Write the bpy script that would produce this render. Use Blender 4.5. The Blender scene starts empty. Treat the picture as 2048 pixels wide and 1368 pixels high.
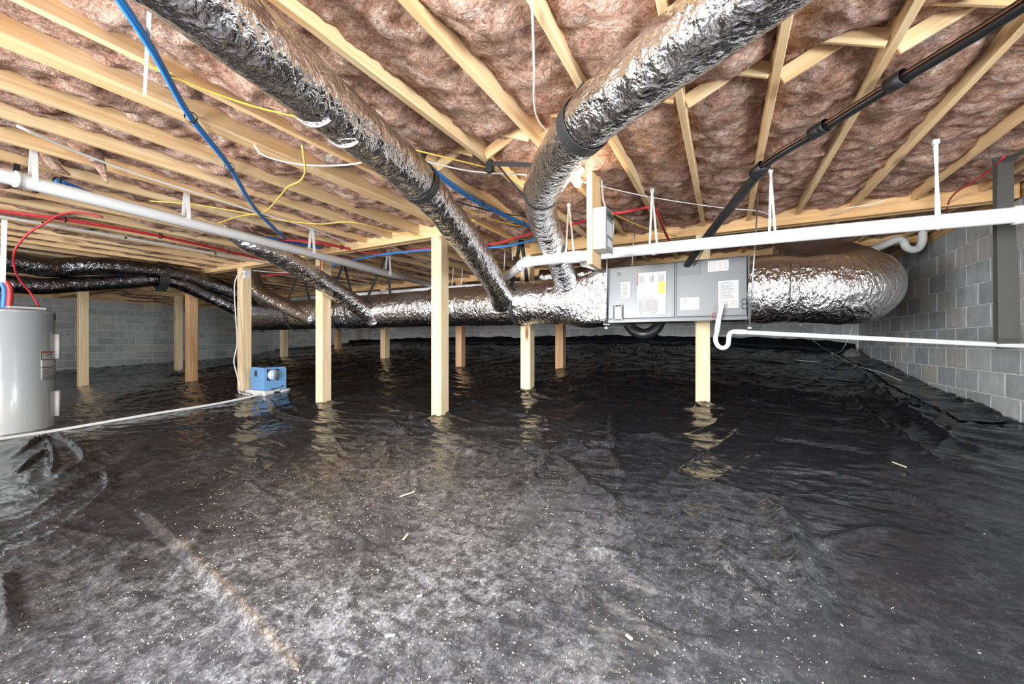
import bpy, math, random
import numpy as np
from mathutils import Vector, Matrix
random.seed(7)
S = bpy.context.scene
COL = S.collection

# ------------------------------------------------------------------ camera, light, exposure
YAW = math.radians(28.16)
SN, CS = math.sin(YAW), math.cos(YAW)
F, CX, CY = 796.0, 1024.0, 686.0            # focal length in pixels of the 2048 px frame, principal point
cd = bpy.data.cameras.new('camera'); cam = bpy.data.objects.new('camera', cd); COL.objects.link(cam)
cd.sensor_width = 36.0; cd.lens = F / 2048 * 36.0; cd.shift_y = (CY - 684) / 2048
cd.clip_start = 0.05; cd.clip_end = 100
cam.location = (0, 0, 0); cam.rotation_euler = (math.pi / 2, 0, YAW)
S.camera = cam
S.view_settings.view_transform = 'Standard'; S.view_settings.look = 'None'
S.view_settings.gamma = 1.0; S.view_settings.use_curve_mapping = False
S.view_settings.exposure = 0.36

w = bpy.data.worlds.new('world'); S.world = w; w.use_nodes = True
w.node_tree.nodes['Background'].inputs[0].default_value = (0.75, 0.85, 1.0, 1)
w.node_tree.nodes['Background'].inputs[1].default_value = 0.3

def area(name, loc, target, sx, sy, power, color):
    l = bpy.data.lights.new(name, 'AREA'); l.shape = 'RECTANGLE'; l.size = sx; l.size_y = sy
    l.energy = power; l.color = color
    o = bpy.data.objects.new(name, l); COL.objects.link(o); o.location = loc
    o.rotation_euler = (Vector(target) - Vector(loc)).to_track_quat('-Z', 'Y').to_euler()
    return o
# daylight through the access openings behind and right of the camera, the photographer's flash, and two added fill lights
area('access_daylight', (-2.6, -3.85, 0.15), (-1.6, 4, 0.4), 3.4, 1.5, 540, (0.92, 0.96, 1.0))
area('side_access_daylight', (1.98, 0.35, 0.40), (-4.0, 2.6, 0.45), 1.1, 0.8, 150, (0.86, 0.93, 1.0))
area('camera_flash', (-0.35, -0.5, 0.80), (-0.9, 4.0, 0.45), 0.5, 0.4, 22, (1.0, 0.98, 0.95))
area('left_fill', (-6.5, -2.8, 0.1), (-9, 4, 0.5), 1.2, 0.8, 95, (1.0, 0.97, 0.92))  # unseen fill, added to brighten the far left wall
area('right_wall_fill', (-1.9, -0.75, 0.1), (2.2, 6.2, 0.2), 0.6, 0.5, 78, (0.97, 0.98, 1.0))  # second added fill out of view, lifts the right block wall

# ------------------------------------------------------------------ pixel -> world helpers (world: X along girders, Y along joists)
def ray(x, y):
    u, v = (x - CX) / F, (CY - y) / F
    return Vector((-SN + CS * u, CS + SN * u, v))
def at_d(x, y, d): return ray(x, y) * d
def at_z(x, y, z): r = ray(x, y); return r * (z / r.z)
def at_y(x, y, Y): r = ray(x, y); return r * (Y / r.y)
def at_x(x, y, X): r = ray(x, y); return r * (X / r.x)

HJ = 1.22          # underside of the joists (camera is z = 0)
JS = 0.4064        # joist spacing
XR, XL, YB, YF = 2.07, -15.2, 9.1, -4.0

# ------------------------------------------------------------------ noise
def _h(ix, iy, iz, seed=0):
    n = (ix.astype(np.int64) * 374761393 + iy.astype(np.int64) * 668265263 + iz.astype(np.int64) * 2147483647 + seed * 144665) & 0xffffffff
    n = ((n ^ (n >> 13)) * 1274126177) & 0xffffffff
    n = (n ^ (n >> 16)) & 0xffffffff
    n = (n * 2246822519) & 0xffffffff
    n = n ^ (n >> 15)
    return (n & 0xffffff) / float(0xffffff)
def vn(x, y, z=0.0, seed=0):
    x, y, z = np.broadcast_arrays(np.asarray(x, float), np.asarray(y, float), np.asarray(z, float))
    xi, yi, zi = np.floor(x), np.floor(y), np.floor(z)
    fx, fy, fz = x - xi, y - yi, z - zi
    sx, sy, sz = [f * f * f * (f * (f * 6 - 15) + 10) for f in (fx, fy, fz)]
    r = 0
    for dx in (0, 1):
        for dy in (0, 1):
            for dz in (0, 1):
                wgt = (sx if dx else 1 - sx) * (sy if dy else 1 - sy) * (sz if dz else 1 - sz)
                r = r + wgt * _h(xi + dx, yi + dy, zi + dz, seed)
    return r
def fbm(x, y, z=0.0, o=4, seed=0):
    a, s, t = 0.5, 0, 0
    x, y, z = np.asarray(x, float), np.asarray(y, float), np.asarray(z, float)
    for k in range(o):
        s = s + a * vn(x, y, z, seed + k); t += a; a *= .5; x, y, z = x * 2.03 + 3.1, y * 2.03 + 1.7, z * 2.03 + 5.3
    return s / t

# ------------------------------------------------------------------ materials
def mat(name, col, rough=.5, metal=0.0, spec=.5, emit=None, es=0, coat=0):
    m = bpy.data.materials.new(name); m.use_nodes = True
    b = m.node_tree.nodes['Principled BSDF']
    b.inputs['Base Color'].default_value = (*col, 1); b.inputs['Roughness'].default_value = rough
    b.inputs['Metallic'].default_value = metal; b.inputs['Specular IOR Level'].default_value = spec
    b.inputs['Coat Weight'].default_value = coat
    if emit: b.inputs['Emission Color'].default_value = (*emit, 1); b.inputs['Emission Strength'].default_value = es
    return m
class NT:
    def __init__(s, m): s.m = m; s.t = m.node_tree; s.b = s.t.nodes['Principled BSDF']
    def n(s, typ, **k):
        nd = s.t.nodes.new(typ)
        for a, v in k.items():
            if a.startswith('i_'): nd.inputs[a[2:].replace('_', ' ')].default_value = v
            else: setattr(nd, a, v)
        return nd
    def l(s, a, b): s.t.links.new(a, b)
    def coords(s, scale=(1, 1, 1), rnd=True, kind='Object'):
        tc = s.n('ShaderNodeTexCoord'); mp = s.n('ShaderNodeMapping'); mp.inputs['Scale'].default_value = scale
        if rnd:
            oi = s.n('ShaderNodeObjectInfo'); vm = s.n('ShaderNodeVectorMath', operation='SCALE'); cx = s.n('ShaderNodeCombineXYZ')
            cx.inputs[0].default_value = 11.3; cx.inputs[1].default_value = 7.7; cx.inputs[2].default_value = 5.1
            s.l(cx.outputs[0], vm.inputs[0]); s.l(oi.outputs['Random'], vm.inputs['Scale'])
            ad = s.n('ShaderNodeVectorMath', operation='ADD'); s.l(tc.outputs[kind], ad.inputs[0]); s.l(vm.outputs[0], ad.inputs[1])
            s.l(ad.outputs[0], mp.inputs[0])
        else: s.l(tc.outputs[kind], mp.inputs[0])
        return mp.outputs[0]
    def noise(s, vec, scale, detail=4, rough=.55, dist=0):
        nd = s.n('ShaderNodeTexNoise'); nd.inputs['Scale'].default_value = scale; nd.inputs['Detail'].default_value = detail
        nd.inputs['Roughness'].default_value = rough; nd.inputs['Distortion'].default_value = dist
        s.l(vec, nd.inputs['Vector']); return nd.outputs['Fac']
    def ramp(s, fac, stops):
        r = s.n('ShaderNodeValToRGB'); e = r.color_ramp.elements
        while len(e) < len(stops): e.new(0.5)
        for k, (p, c) in enumerate(stops): e[k].position = p; e[k].color = (*c, 1) if len(c) == 3 else c
        s.l(fac, r.inputs[0]); return r.outputs[0]
    def mix(s, fac, a, b, mode='MIX'):
        m = s.n('ShaderNodeMix', data_type='RGBA', blend_type=mode)
        for v, sock in ((fac, m.inputs[0]), (a, m.inputs[6]), (b, m.inputs[7])):
            if hasattr(v, 'links'): s.l(v, sock)
            elif isinstance(v, (int, float)): sock.default_value = v
            else: sock.default_value = (*v, 1)
        return m.outputs[2]
    def math(s, op, a, b=0.0):
        m = s.n('ShaderNodeMath', operation=op)
        for v, sock in ((a, m.inputs[0]), (b, m.inputs[1])):
            if hasattr(v, 'links'): s.l(v, sock)
            else: sock.default_value = v
        return m.outputs[0]
    def bump(s, h, strength, dist, prev=None):
        b = s.n('ShaderNodeBump'); b.inputs['Strength'].default_value = strength; b.inputs['Distance'].default_value = dist
        s.l(h, b.inputs['Height'])
        if prev: s.l(prev, b.inputs['Normal'])
        return b.outputs[0]
    def base(s, c): s.l(c, s.b.inputs['Base Color'])
    def normal(s, c): s.l(c, s.b.inputs['Normal'])

def wood(name, c1, c2, c3, ring=14, knots=True):
    m = mat(name, c1, .62, spec=.25); t = NT(m)
    v = t.coords((1.1, ring, ring))
    g = t.noise(v, 1.0, 5, .6, .9)
    c = t.ramp(g, [(0.28, c2), (0.5, c1), (0.72, c3)])
    v2 = t.coords((1.2, 55, 55)); g2 = t.noise(v2, 1.0, 3, .6)
    c = t.mix(0.35, c, t.ramp(g2, [(0.34, (.55, .46, .36)), (0.58, (1, 1, 1))]), 'MULTIPLY')
    oi = t.n('ShaderNodeObjectInfo')
    c = t.mix(1.0, c, t.ramp(oi.outputs['Random'], [(0, (.88, .84, .76)), (.5, (1, .96, .9)), (1, (1.0, .88, .76))]), 'MULTIPLY')
    if knots:
        vk = t.coords((1.6, 6, 6)); vo = t.n('ShaderNodeTexVoronoi'); vo.inputs['Scale'].default_value = 1.0
        vo.inputs['Randomness'].default_value = 1.0
        t.l(vk, vo.inputs['Vector'])
        k = t.ramp(vo.outputs['Distance'], [(0.10, (1, 1, 1)), (0.24, (0, 0, 0))])
        sep = t.n('ShaderNodeSeparateColor'); t.l(vo.outputs['Color'], sep.inputs[0])
        kk = t.math('MULTIPLY', k, t.math('GREATER_THAN', sep.outputs[0], .66))
        c = t.mix(kk, c, (.22, .09, .035))
    t.base(c); t.normal(t.bump(g2, .25, .003))
    return m
M = {}
M['joist'] = wood('joist_pine', (.82, .62, .38), (.70, .44, .21), (.90, .74, .50))
M['post'] = wood('post_pine', (.86, .73, .51), (.76, .58, .35), (.92, .82, .64), 11)
M['post_red'] = wood('post_red_pine', (.72, .46, .28), (.58, .34, .18), (.80, .57, .38), 11)
M['girder'] = wood('girder_pine', (.76, .53, .29), (.60, .38, .18), (.83, .64, .38))
M['subfloor'] = wood('subfloor', (.45, .3, .18), (.35, .22, .12), (.5, .36, .22), 3, False)

def insulation():
    m = mat('fibreglass', (.3, .15, .11), .95, spec=.05); t = NT(m)
    v = t.coords((1, 1, 1), True)
    a = t.noise(v, 6.5, 8, .7, 1.6); b = t.noise(v, 24, 6, .72, 2.6)
    vf = t.coords((38, 90, 60), True); f = t.noise(vf, 1.0, 5, .7, 1.5)
    c = t.ramp(a, [(0.30, (.27, .13, .085)), (0.45, (.55, .325, .235)), (0.56, (.72, .49, .39)), (0.68, (.92, .78, .69))])
    d = t.ramp(b, [(0.34, (.42, .32, .27)), (0.50, (1, 1, 1)), (.66, (1.35, 1.3, 1.25))])
    e = t.ramp(f, [(0.34, (.50, .42, .38)), (0.50, (1, 1, 1)), (.66, (1.4, 1.38, 1.34))])
    c = t.mix(.85, c, d, 'MULTIPLY'); c = t.mix(.75, c, e, 'MULTIPLY')
    t.base(c)
    n = t.bump(f, .8, .01); n = t.bump(b, .9, .02, n); n = t.bump(a, .5, .04, n); t.normal(n)
    return m
M['insulation'] = insulation()

def block():
    m = mat('concrete_block', (.4, .4, .39), .92, spec=.15); t = NT(m)
    oi = t.n('ShaderNodeObjectInfo')
    base = t.ramp(oi.outputs['Random'], [(0, (.42, .435, .445)), (.5, (.50, .515, .525)), (.88, (.58, .595, .60)), (1, (.56, .53, .49))])
    v = t.coords((1, 1, 1)); a = t.noise(v, 9, 4, .6); b = t.noise(v, 160, 3, .7)
    vs = t.coords((14, 14, 1.2)); st = t.noise(vs, 1, 3, .55)
    c = t.mix(.6, base, t.ramp(a, [(0.3, (.72, .72, .72)), (.7, (1.12, 1.12, 1.1))]), 'MULTIPLY')
    c = t.mix(.3, c, t.ramp(st, [(0.35, (.68, .68, .68)), (.62, (1.1, 1.1, 1.1))]), 'MULTIPLY')
    c = t.mix(.35, c, t.ramp(b, [(0.35, (.6, .6, .6)), (.6, (1.1, 1.1, 1.1))]), 'MULTIPLY')
    t.base(c); t.normal(t.bump(b, .5, .004))
    return m
M['block'] = block()
mo = mat('mortar', (.70, .70, .68), .95, spec=.1); t = NT(mo); t.base(t.ramp(t.noise(t.coords(), 40, 3), [(.3, (.62, .62, .6)), (.7, (.80, .80, .78))])); M['mortar'] = mo

def ridged(t, vec, scale, detail=4, rough=.6):
    nd = t.n('ShaderNodeTexNoise', noise_type='RIDGED_MULTIFRACTAL'); nd.inputs['Scale'].default_value = scale; nd.inputs['Detail'].default_value = detail
    nd.inputs['Roughness'].default_value = rough; nd.inputs['Offset'].default_value = 1.0; nd.inputs['Gain'].default_value = 1.4; nd.inputs['Distortion'].default_value = .35
    t.l(vec, nd.inputs['Vector']); return nd.outputs['Fac']
def liner():
    m = mat('black_polythene', (.012, .013, .016), .2, spec=.42); t = NT(m)
    v = t.coords((1, 1, 1), False)
    a = t.noise(v, 1.1, 4, .65, .8); b = t.noise(v, 17, 7, .78, .4); s = t.noise(v, 140, 2, .6); b3 = t.noise(v, 75, 4, .75, .3)
    at = t.n('ShaderNodeAttribute', attribute_name='dust_sheen'); du = at.outputs['Fac']
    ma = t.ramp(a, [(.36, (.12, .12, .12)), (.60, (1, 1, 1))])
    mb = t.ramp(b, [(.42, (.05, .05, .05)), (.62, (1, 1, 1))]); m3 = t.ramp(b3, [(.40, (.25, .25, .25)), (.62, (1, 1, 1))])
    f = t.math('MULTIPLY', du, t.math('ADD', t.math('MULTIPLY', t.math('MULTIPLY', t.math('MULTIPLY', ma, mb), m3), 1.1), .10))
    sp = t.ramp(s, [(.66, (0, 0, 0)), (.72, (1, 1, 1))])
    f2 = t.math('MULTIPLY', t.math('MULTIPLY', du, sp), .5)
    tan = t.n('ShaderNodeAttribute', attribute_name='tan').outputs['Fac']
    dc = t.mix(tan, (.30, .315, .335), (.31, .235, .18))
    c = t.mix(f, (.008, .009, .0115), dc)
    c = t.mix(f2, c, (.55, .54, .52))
    t.base(c)
    r = t.math('ADD', t.math('MULTIPLY', f, .75), .09); t.l(r, t.b.inputs['Roughness'])
    vv = t.coords((3.2, 8, 4), False); k = ridged(t, vv, 1.0, 3, .5); v4 = t.coords((1, 1, 1), False); k2 = ridged(t, v4, 9, 3, .5)
    n = t.bump(k, .14, .03); n = t.bump(k2, .05, .012, n); n = t.bump(b3, .06, .006, n); t.normal(n)
    return m
M['liner'] = liner()

def foil(name, col, rough, strength, stretch=(1, 1, 1)):
    m = mat(name, col, rough, 1.0); t = NT(m)
    v = t.coords(stretch); a = t.noise(v, 12, 4, .6, 1.5)
    k1 = ridged(t, v, 11, 3, .55); k2 = ridged(t, v, 34, 3, .55)
    n = t.bump(k1, strength, .035); n = t.bump(k2, strength * 1.1, .012, n); t.normal(n)
    t.base(t.mix(.35, col, t.ramp(a, [(.3, (.65, .65, .65)), (.7, (1, 1, 1))]), 'MULTIPLY'))
    return m
M['foil'] = foil('duct_foil', (.86, .86, .87), .14, .21)
M['foil_smooth'] = foil('return_foil', (.74, .74, .75), .14, .30, (1.5, 1.5, .6))
M['foil_dark'] = foil('dark_duct_jacket', (.20, .20, .21), .16, .22)
M['pvc'] = mat('white_pvc', (.74, .74, .73), .32)
M['white'] = mat('white_plastic', (.80, .80, .79), .45)
M['strap'] = mat('black_strap', (.026, .026, .026), .5)
M['blackp'] = mat('black_rubber', (.012, .012, .013), .38)
M['tape'] = mat('grey_tape', (.62, .63, .63), .35, .6)
M['strap2'] = mat('dusty_black_strap', (.05, .05, .047), .55)
M['zip'] = mat('black_tie', (.01, .01, .012), .5)
M['bluepex'] = mat('blue_pex', (.03, .20, .55), .35)
M['redpex'] = mat('red_pex', (.50, .035, .045), .38)
M['greypex'] = mat('grey_pipe', (.55, .55, .55), .4)
M['yellow'] = mat('yellow_cable', (.74, .50, .10), .45)
M['whitec'] = mat('white_cable', (.75, .74, .70), .45)
M['copper'] = mat('copper', (.50, .27, .18), .35, 1.0)
M['cab'] = mat('grey_cabinet_paint', (.085, .09, .092), .36, .1)
M['cab2'] = mat('grey_cabinet_panel', (.105, .112, .115), .34, .1)
M['steel'] = mat('galvanised_steel', (.55, .56, .57), .35, .9)
M['box'] = mat('grey_box_paint', (.56, .58, .59), .4)
M['boxdark'] = mat('dark_grey_door', (.20, .21, .22), .42)
M['heater'] = mat('heater_enamel', (.36, .385, .39), .22, coat=.4)
M['label'] = mat('white_label', (.42, .42, .415), .5)
M['ink'] = mat('black_ink', (.05, .05, .05), .6)
M['red_ink'] = mat('red_ink', (.42, .03, .04), .6)
M['brown_ink'] = mat('brown_ink', (.38, .20, .15), .6)
M['grey_ink'] = mat('grey_ink', (.16, .16, .165), .6)
M['yel_ink'] = mat('yellow_print', (.80, .66, .05), .5)
M['paleyel'] = mat('pale_yellow_print', (.78, .70, .40), .5)
M['dehum'] = mat('light_blue_plastic', (.20, .42, .72), .4)
M['dehum2'] = mat('blue_side_plastic', (.16, .34, .60), .4)
M['glassy'] = mat('clear_blue_plastic', (.55, .66, .78), .1)
M['navy'] = mat('navy_plate', (.01, .015, .05), .35)
M['bulb'] = mat('bulb_glass', (1, 1, 1), .3, emit=(1, .93, .80), es=18)
M['chip'] = mat('wood_chip', (.60, .52, .42), .8)
M['stone'] = mat('stone', (.16, .145, .13), .9)
M['skirt'] = mat('dark_hole', (.01, .01, .01), .9)

# ------------------------------------------------------------------ builders
LOC = {}
def mk(name, verts, faces, mats, parent=None, smooth=False, midx=None, origin=None):
    v = np.asarray(verts, float).reshape(-1, 3)
    if parent is not None: o3 = np.array(LOC.get(parent.name, (0, 0, 0)))
    elif origin is not None: o3 = np.array(origin)
    else: o3 = np.array([(v[:, 0].min() + v[:, 0].max()) / 2, (v[:, 1].min() + v[:, 1].max()) / 2, v[:, 2].min()])
    me = bpy.data.meshes.new(name); me.from_pydata((v - o3).tolist(), [], [list(map(int, f)) for f in faces])
    mats = mats if isinstance(mats, (list, tuple)) else [mats]
    for m in mats: me.materials.append(m)
    if midx is not None: me.polygons.foreach_set('material_index', np.asarray(midx, dtype=np.int32))
    if smooth: me.polygons.foreach_set('use_smooth', np.ones(len(me.polygons), dtype=bool))
    me.update()
    o = bpy.data.objects.new(name, me); COL.objects.link(o)
    if parent is not None: o.parent = parent; LOC[o.name] = tuple(o3)
    else: o.location = o3; LOC[o.name] = tuple(o3)
    return o
def tag(o, label, cat, group=None):
    o['label'] = label; o['category'] = cat
    if group: o['group'] = group
    return o
def thing(name, label, cat, loc, group=None):
    o = bpy.data.objects.new(name, None); COL.objects.link(o); o.location = loc; o.empty_display_size = .1
    LOC[o.name] = tuple(loc); return tag(o, label, cat, group)
def struct(o): o['kind'] = 'structure'; return o

class G:
    """collects boxes, tubes, discs; faces carry a material index"""
    def __init__(s): s.v, s.f, s.m = [], [], []
    def add(s, v, f, m=0):
        b = len(s.v); s.v += [tuple(p) for p in v]; s.f += [[i + b for i in q] for q in f]; s.m += [m] * len(f); return s
    def box(s, lo, hi, m=0, ch=0.0):
        v, f = chbox(Vector(hi) - Vector(lo), ch); c = (Vector(lo) + Vector(hi)) / 2
        return s.add([Vector(p) + c for p in v], f, m)
    def tube(s, pts, r, n=10, m=0, cap=True):
        v, f = tube_geo(pts, r, n, cap); return s.add(v, f, m)
    def obj(s, name, mats, parent=None, smooth=False): return mk(name, s.v, s.f, mats, parent, smooth, s.m)

def chbox(size, ch=0.0):
    x, y, z = [a / 2 for a in size]
    if ch <= 0:
        v = [(sx * x, sy * y, sz * z) for sx in (-1, 1) for sy in (-1, 1) for sz in (-1, 1)]
        return v, [(0, 1, 3, 2), (4, 6, 7, 5), (0, 4, 5, 1), (2, 3, 7, 6), (0, 2, 6, 4), (1, 5, 7, 3)]
    ch = min(ch, x * .9, y * .9, z * .9); v = []; idx = {}
    for sx in (-1, 1):
        for sy in (-1, 1):
            for sz in (-1, 1):
                for ax in range(3):
                    p = [sx * x, sy * y, sz * z]
                    for k in range(3):
                        if k != ax: p[k] -= (sx, sy, sz)[k] * ch
                    idx[(sx, sy, sz, ax)] = len(v); v.append(tuple(p))
    f = []
    for ax in range(3):
        a, b = [k for k in range(3) if k != ax]
        for s0 in (-1, 1):
            q = []
            for sa, sb in ((-1, -1), (1, -1), (1, 1), (-1, 1)):
                s3 = [0, 0, 0]; s3[ax] = s0; s3[a] = sa; s3[b] = sb; q.append(idx[(*s3, ax)])
            flip = (s0 > 0) == (ax == 1)
            f.append(q[::-1] if flip else q)
    for ax in range(3):                       # edge chamfers along axis ax
        a, b = [k for k in range(3) if k != ax]
        for sa in (-1, 1):
            for sb in (-1, 1):
                def k(s0, face):
                    s3 = [0, 0, 0]; s3[ax] = s0; s3[a] = sa; s3[b] = sb; return idx[(*s3, face)]
                q = [k(-1, a), k(1, a), k(1, b), k(-1, b)]
                pv = [Vector(v[i]) for i in q]; nn = (pv[1] - pv[0]).cross(pv[2] - pv[0]); out = [0, 0, 0]; out[a] = sa; out[b] = sb
                f.append(q if nn.dot(Vector(out)) > 0 else q[::-1])
    for sx in (-1, 1):
        for sy in (-1, 1):
            for sz in (-1, 1):
                q = [idx[(sx, sy, sz, k)] for k in range(3)]
                f.append(q if sx * sy * sz > 0 else q[::-1])
    return v, f
def smooth_path(pts, step):
    P = [Vector(p) for p in pts]
    if len(P) == 2:
        n = max(1, int((P[1] - P[0]).length / step)); return [P[0].lerp(P[1], k / n) for k in range(n + 1)]
    E = [P[0] * 2 - P[1]] + P + [P[-1] * 2 - P[-2]]; out = []
    for i in range(1, len(E) - 2):
        p0, p1, p2, p3 = E[i - 1:i + 3]; n = max(1, int(round((p2 - p1).length / step)))
        d01, d12, d23 = [max(1e-5, (b - a).length) ** .5 for a, b in ((p0, p1), (p1, p2), (p2, p3))]
        m1 = (p2 - p1) + ((p1 - p0) / d01 - (p2 - p0) / (d01 + d12)) * d12
        m2 = (p2 - p1) + ((p3 - p2) / d23 - (p3 - p1) / (d12 + d23)) * d12
        for k in range(n):
            t = k / n; a = 2 * t ** 3 - 3 * t ** 2 + 1; b = t ** 3 - 2 * t ** 2 + t; c = -2 * t ** 3 + 3 * t ** 2; d = t ** 3 - t ** 2
            out.append(p1 * a + m1 * b + p2 * c + m2 * d)
    out.append(P[-1]); return out
def frames(pts):
    P = np.array([tuple(p) for p in pts], float); T = np.gradient(P, axis=0) if len(P) > 1 else np.array([[0, 0, 1]])
    T /= np.linalg.norm(T, axis=1)[:, None] + 1e-12
    a = np.array([0, 0, 1.0]) if abs(T[0][2]) < .9 else np.array([1.0, 0, 0])
    n = a - T[0] * a.dot(T[0]); n /= np.linalg.norm(n); N = [n]
    for i in range(1, len(P)):
        n = N[-1] - T[i] * N[-1].dot(T[i]); n /= np.linalg.norm(n) + 1e-12; N.append(n)
    N = np.array(N); B = np.cross(T, N); return P, T, N, B
def tube_geo(pts, r, n=10, cap=True, wr=None):
    P, T, N, B = frames(pts); k = len(P); th = np.linspace(0, 2 * np.pi, n, endpoint=False)
    R = np.full(k, float(r)) if np.isscalar(r) else np.asarray(r, float)
    s = np.concatenate([[0], np.cumsum(np.linalg.norm(np.diff(P, axis=0), axis=1))])
    RR = np.repeat(R[:, None], n, 1)
    if wr is not None: RR = RR * wr(s[:, None], th[None, :], P)
    V = P[:, None, :] + RR[..., None] * (np.cos(th)[None, :, None] * N[:, None, :] + np.sin(th)[None, :, None] * B[:, None, :])
    V = V.reshape(-1, 3).tolist(); f = []
    for i in range(k - 1):
        for j in range(n):
            j2 = (j + 1) % n; f.append((i * n + j, i * n + j2, (i + 1) * n + j2, (i + 1) * n + j))
    if cap:
        f.append(list(range(n))[::-1]); f.append([(k - 1) * n + j for j in range(n)])
    return V, f
def tube(name, pts, r, m, parent=None, n=10, step=.05, cap=True, wr=None, straight=False):
    p = [Vector(q) for q in pts] if straight else smooth_path(pts, step)
    v, f = tube_geo(p, r, n, cap, wr); return mk(name, v, f, m, parent, True)
CACHE = {}
def member(name, p0, p1, wd, ht, m, parent=None, up=(0, 0, 1), ch=.003):
    """a sawn timber: local X runs along the grain from p0 to p1"""
    p0, p1 = Vector(p0), Vector(p1); L = (p1 - p0).length; key = (round(L, 3), wd, ht, m.name)
    if key not in CACHE:
        v, f = chbox((L, wd, ht), ch); me = bpy.data.meshes.new(name); me.from_pydata(v, [], f); me.materials.append(m); me.update(); CACHE[key] = me
    x = (p1 - p0).normalized(); u = Vector(up); z = (u - x * u.dot(x)).normalized(); y = z.cross(x)
    R = Matrix((x, y, z)).transposed().to_4x4(); c = (p0 + p1) / 2
    o = bpy.data.objects.new(name, CACHE[key]); COL.objects.link(o)
    if parent is not None: o.parent = parent; c = c - Vector(LOC.get(parent.name, (0, 0, 0)))
    o.matrix_basis = Matrix.Translation(c) @ R
    return o
def ribbon(g, pts, wd, wdir, t=.002, m=0):
    wl = list(wd) if isinstance(wd, (list, tuple)) else [wd] * len(pts)
    P = [Vector(p) for p in pts]; W = Vector(wdir).normalized(); v, f = [], []
    for i, p in enumerate(P):
        a = P[max(0, i - 1)]; b = P[min(len(P) - 1, i + 1)]; d = (b - a).normalized(); n = d.cross(W).normalized()
        for sw, sn in ((-1, -1), (1, -1), (1, 1), (-1, 1)): v.append(p + W * (sw * wl[i] / 2) + n * (sn * t / 2))
    for i in range(len(P) - 1):
        for k in range(4): f.append((i * 4 + k, i * 4 + (k + 1) % 4, i * 4 + 4 + (k + 1) % 4, i * 4 + 4 + k))
    f.append((3, 2, 1, 0)); e = (len(P) - 1) * 4; f.append((e, e + 1, e + 2, e + 3)); g.add(v, f, m); return g
def ringpts(c, d, r, a0=0, a1=360, n=24):
    d = Vector(d).normalized(); a = Vector((0, 0, 1)); x = (a - d * a.dot(d)).normalized(); y = d.cross(x)
    return [Vector(c) + (x * math.cos(math.radians(q)) + y * math.sin(math.radians(q))) * r for q in np.linspace(a0, a1, n)]
def band(g, c, d, r, wd, m=0, n=32, t=.004):
    d = Vector(d).normalized(); c = Vector(c)
    g.tube([c - d * wd / 2, c - d * wd * .49, c + d * wd * .49, c + d * wd / 2], [r, r + t, r + t, r], n, m, False)
    return g

# ------------------------------------------------------------------ floor height (control points read off the post feet and wall bases)
CP = [(-.2, 4.7, -.623), (-2.28, 4.69, -.60), (-2.78, 3.5, -.785), (-4.75, 3.5, -.783), (-6.6, 3.5, -.75), (-6.0, 3.45, -.79), (-8.25, 3.5, -.667), (-2.46, 6.3, -.43),
      (-4.5, 6.3, -.46), (-6.49, 6.3, -.33), (-10.07, 6.3, -.37), (-9.6, 7.6, -.206), (2.07, 4.7, -.66), (2.07, 7, -.42), (2.07, 9.1, -.17), (0, 9.1, -.02), (-3, 9.1, .0),
      (-7, 9.1, .0), (-10, 9.1, -.05), (-15.2, 8.3, -.45), (-15.2, 9.1, -.3), (-15.2, 5.9, -.61), (-15.2, 3.7, -.73), (-11.4, 2.98, -.87), (-12.7, 5.1, -.71),
      (-6.7, 1.2, -.95), (-6.0, 1.2, -.92), (0, 0, -1.06), (-3, 0, -1.06), (2, 1, -1.0), (2, -3, -1.05), (-8, 0, -1.0), (-15, 0, -.95), (-4, -4, -1.08), (-15, -4, -1), (-2, 2, -.95), (0.3, 2.4, -.87), (2, 3, -.80)]
CP = np.array(CP)
def _tp(r2): return np.where(r2 > 1e-12, r2 * np.log(np.maximum(r2, 1e-12)) * .5, 0)
_n = len(CP); _A = np.zeros((_n + 3, _n + 3))
_d = ((CP[:, None, :2] - CP[None, :, :2]) ** 2).sum(-1); _A[:_n, :_n] = _tp(_d) + np.eye(_n) * .35
_A[:_n, _n] = 1; _A[:_n, _n + 1:] = CP[:, :2]; _A[_n, :_n] = 1; _A[_n + 1:, :_n] = CP[:, :2].T
_w = np.linalg.solve(_A, np.concatenate([CP[:, 2], [0, 0, 0]]))
def floor_z(x, y):
    x, y = np.broadcast_arrays(np.asarray(x, float), np.asarray(y, float)); r = _w[_n] + _w[_n + 1] * x + _w[_n + 2] * y
    for k in range(_n): r = r + _w[k] * _tp((x - CP[k, 0]) ** 2 + (y - CP[k, 1]) ** 2)
    return r
def fz(x, y): return float(floor_z(x, y))
def on_floor(x, y):
    r = ray(x, y); d = .6
    while d < 16 and r.z * d > fz(r.x * d, r.y * d): d += .02
    return r * d

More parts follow.
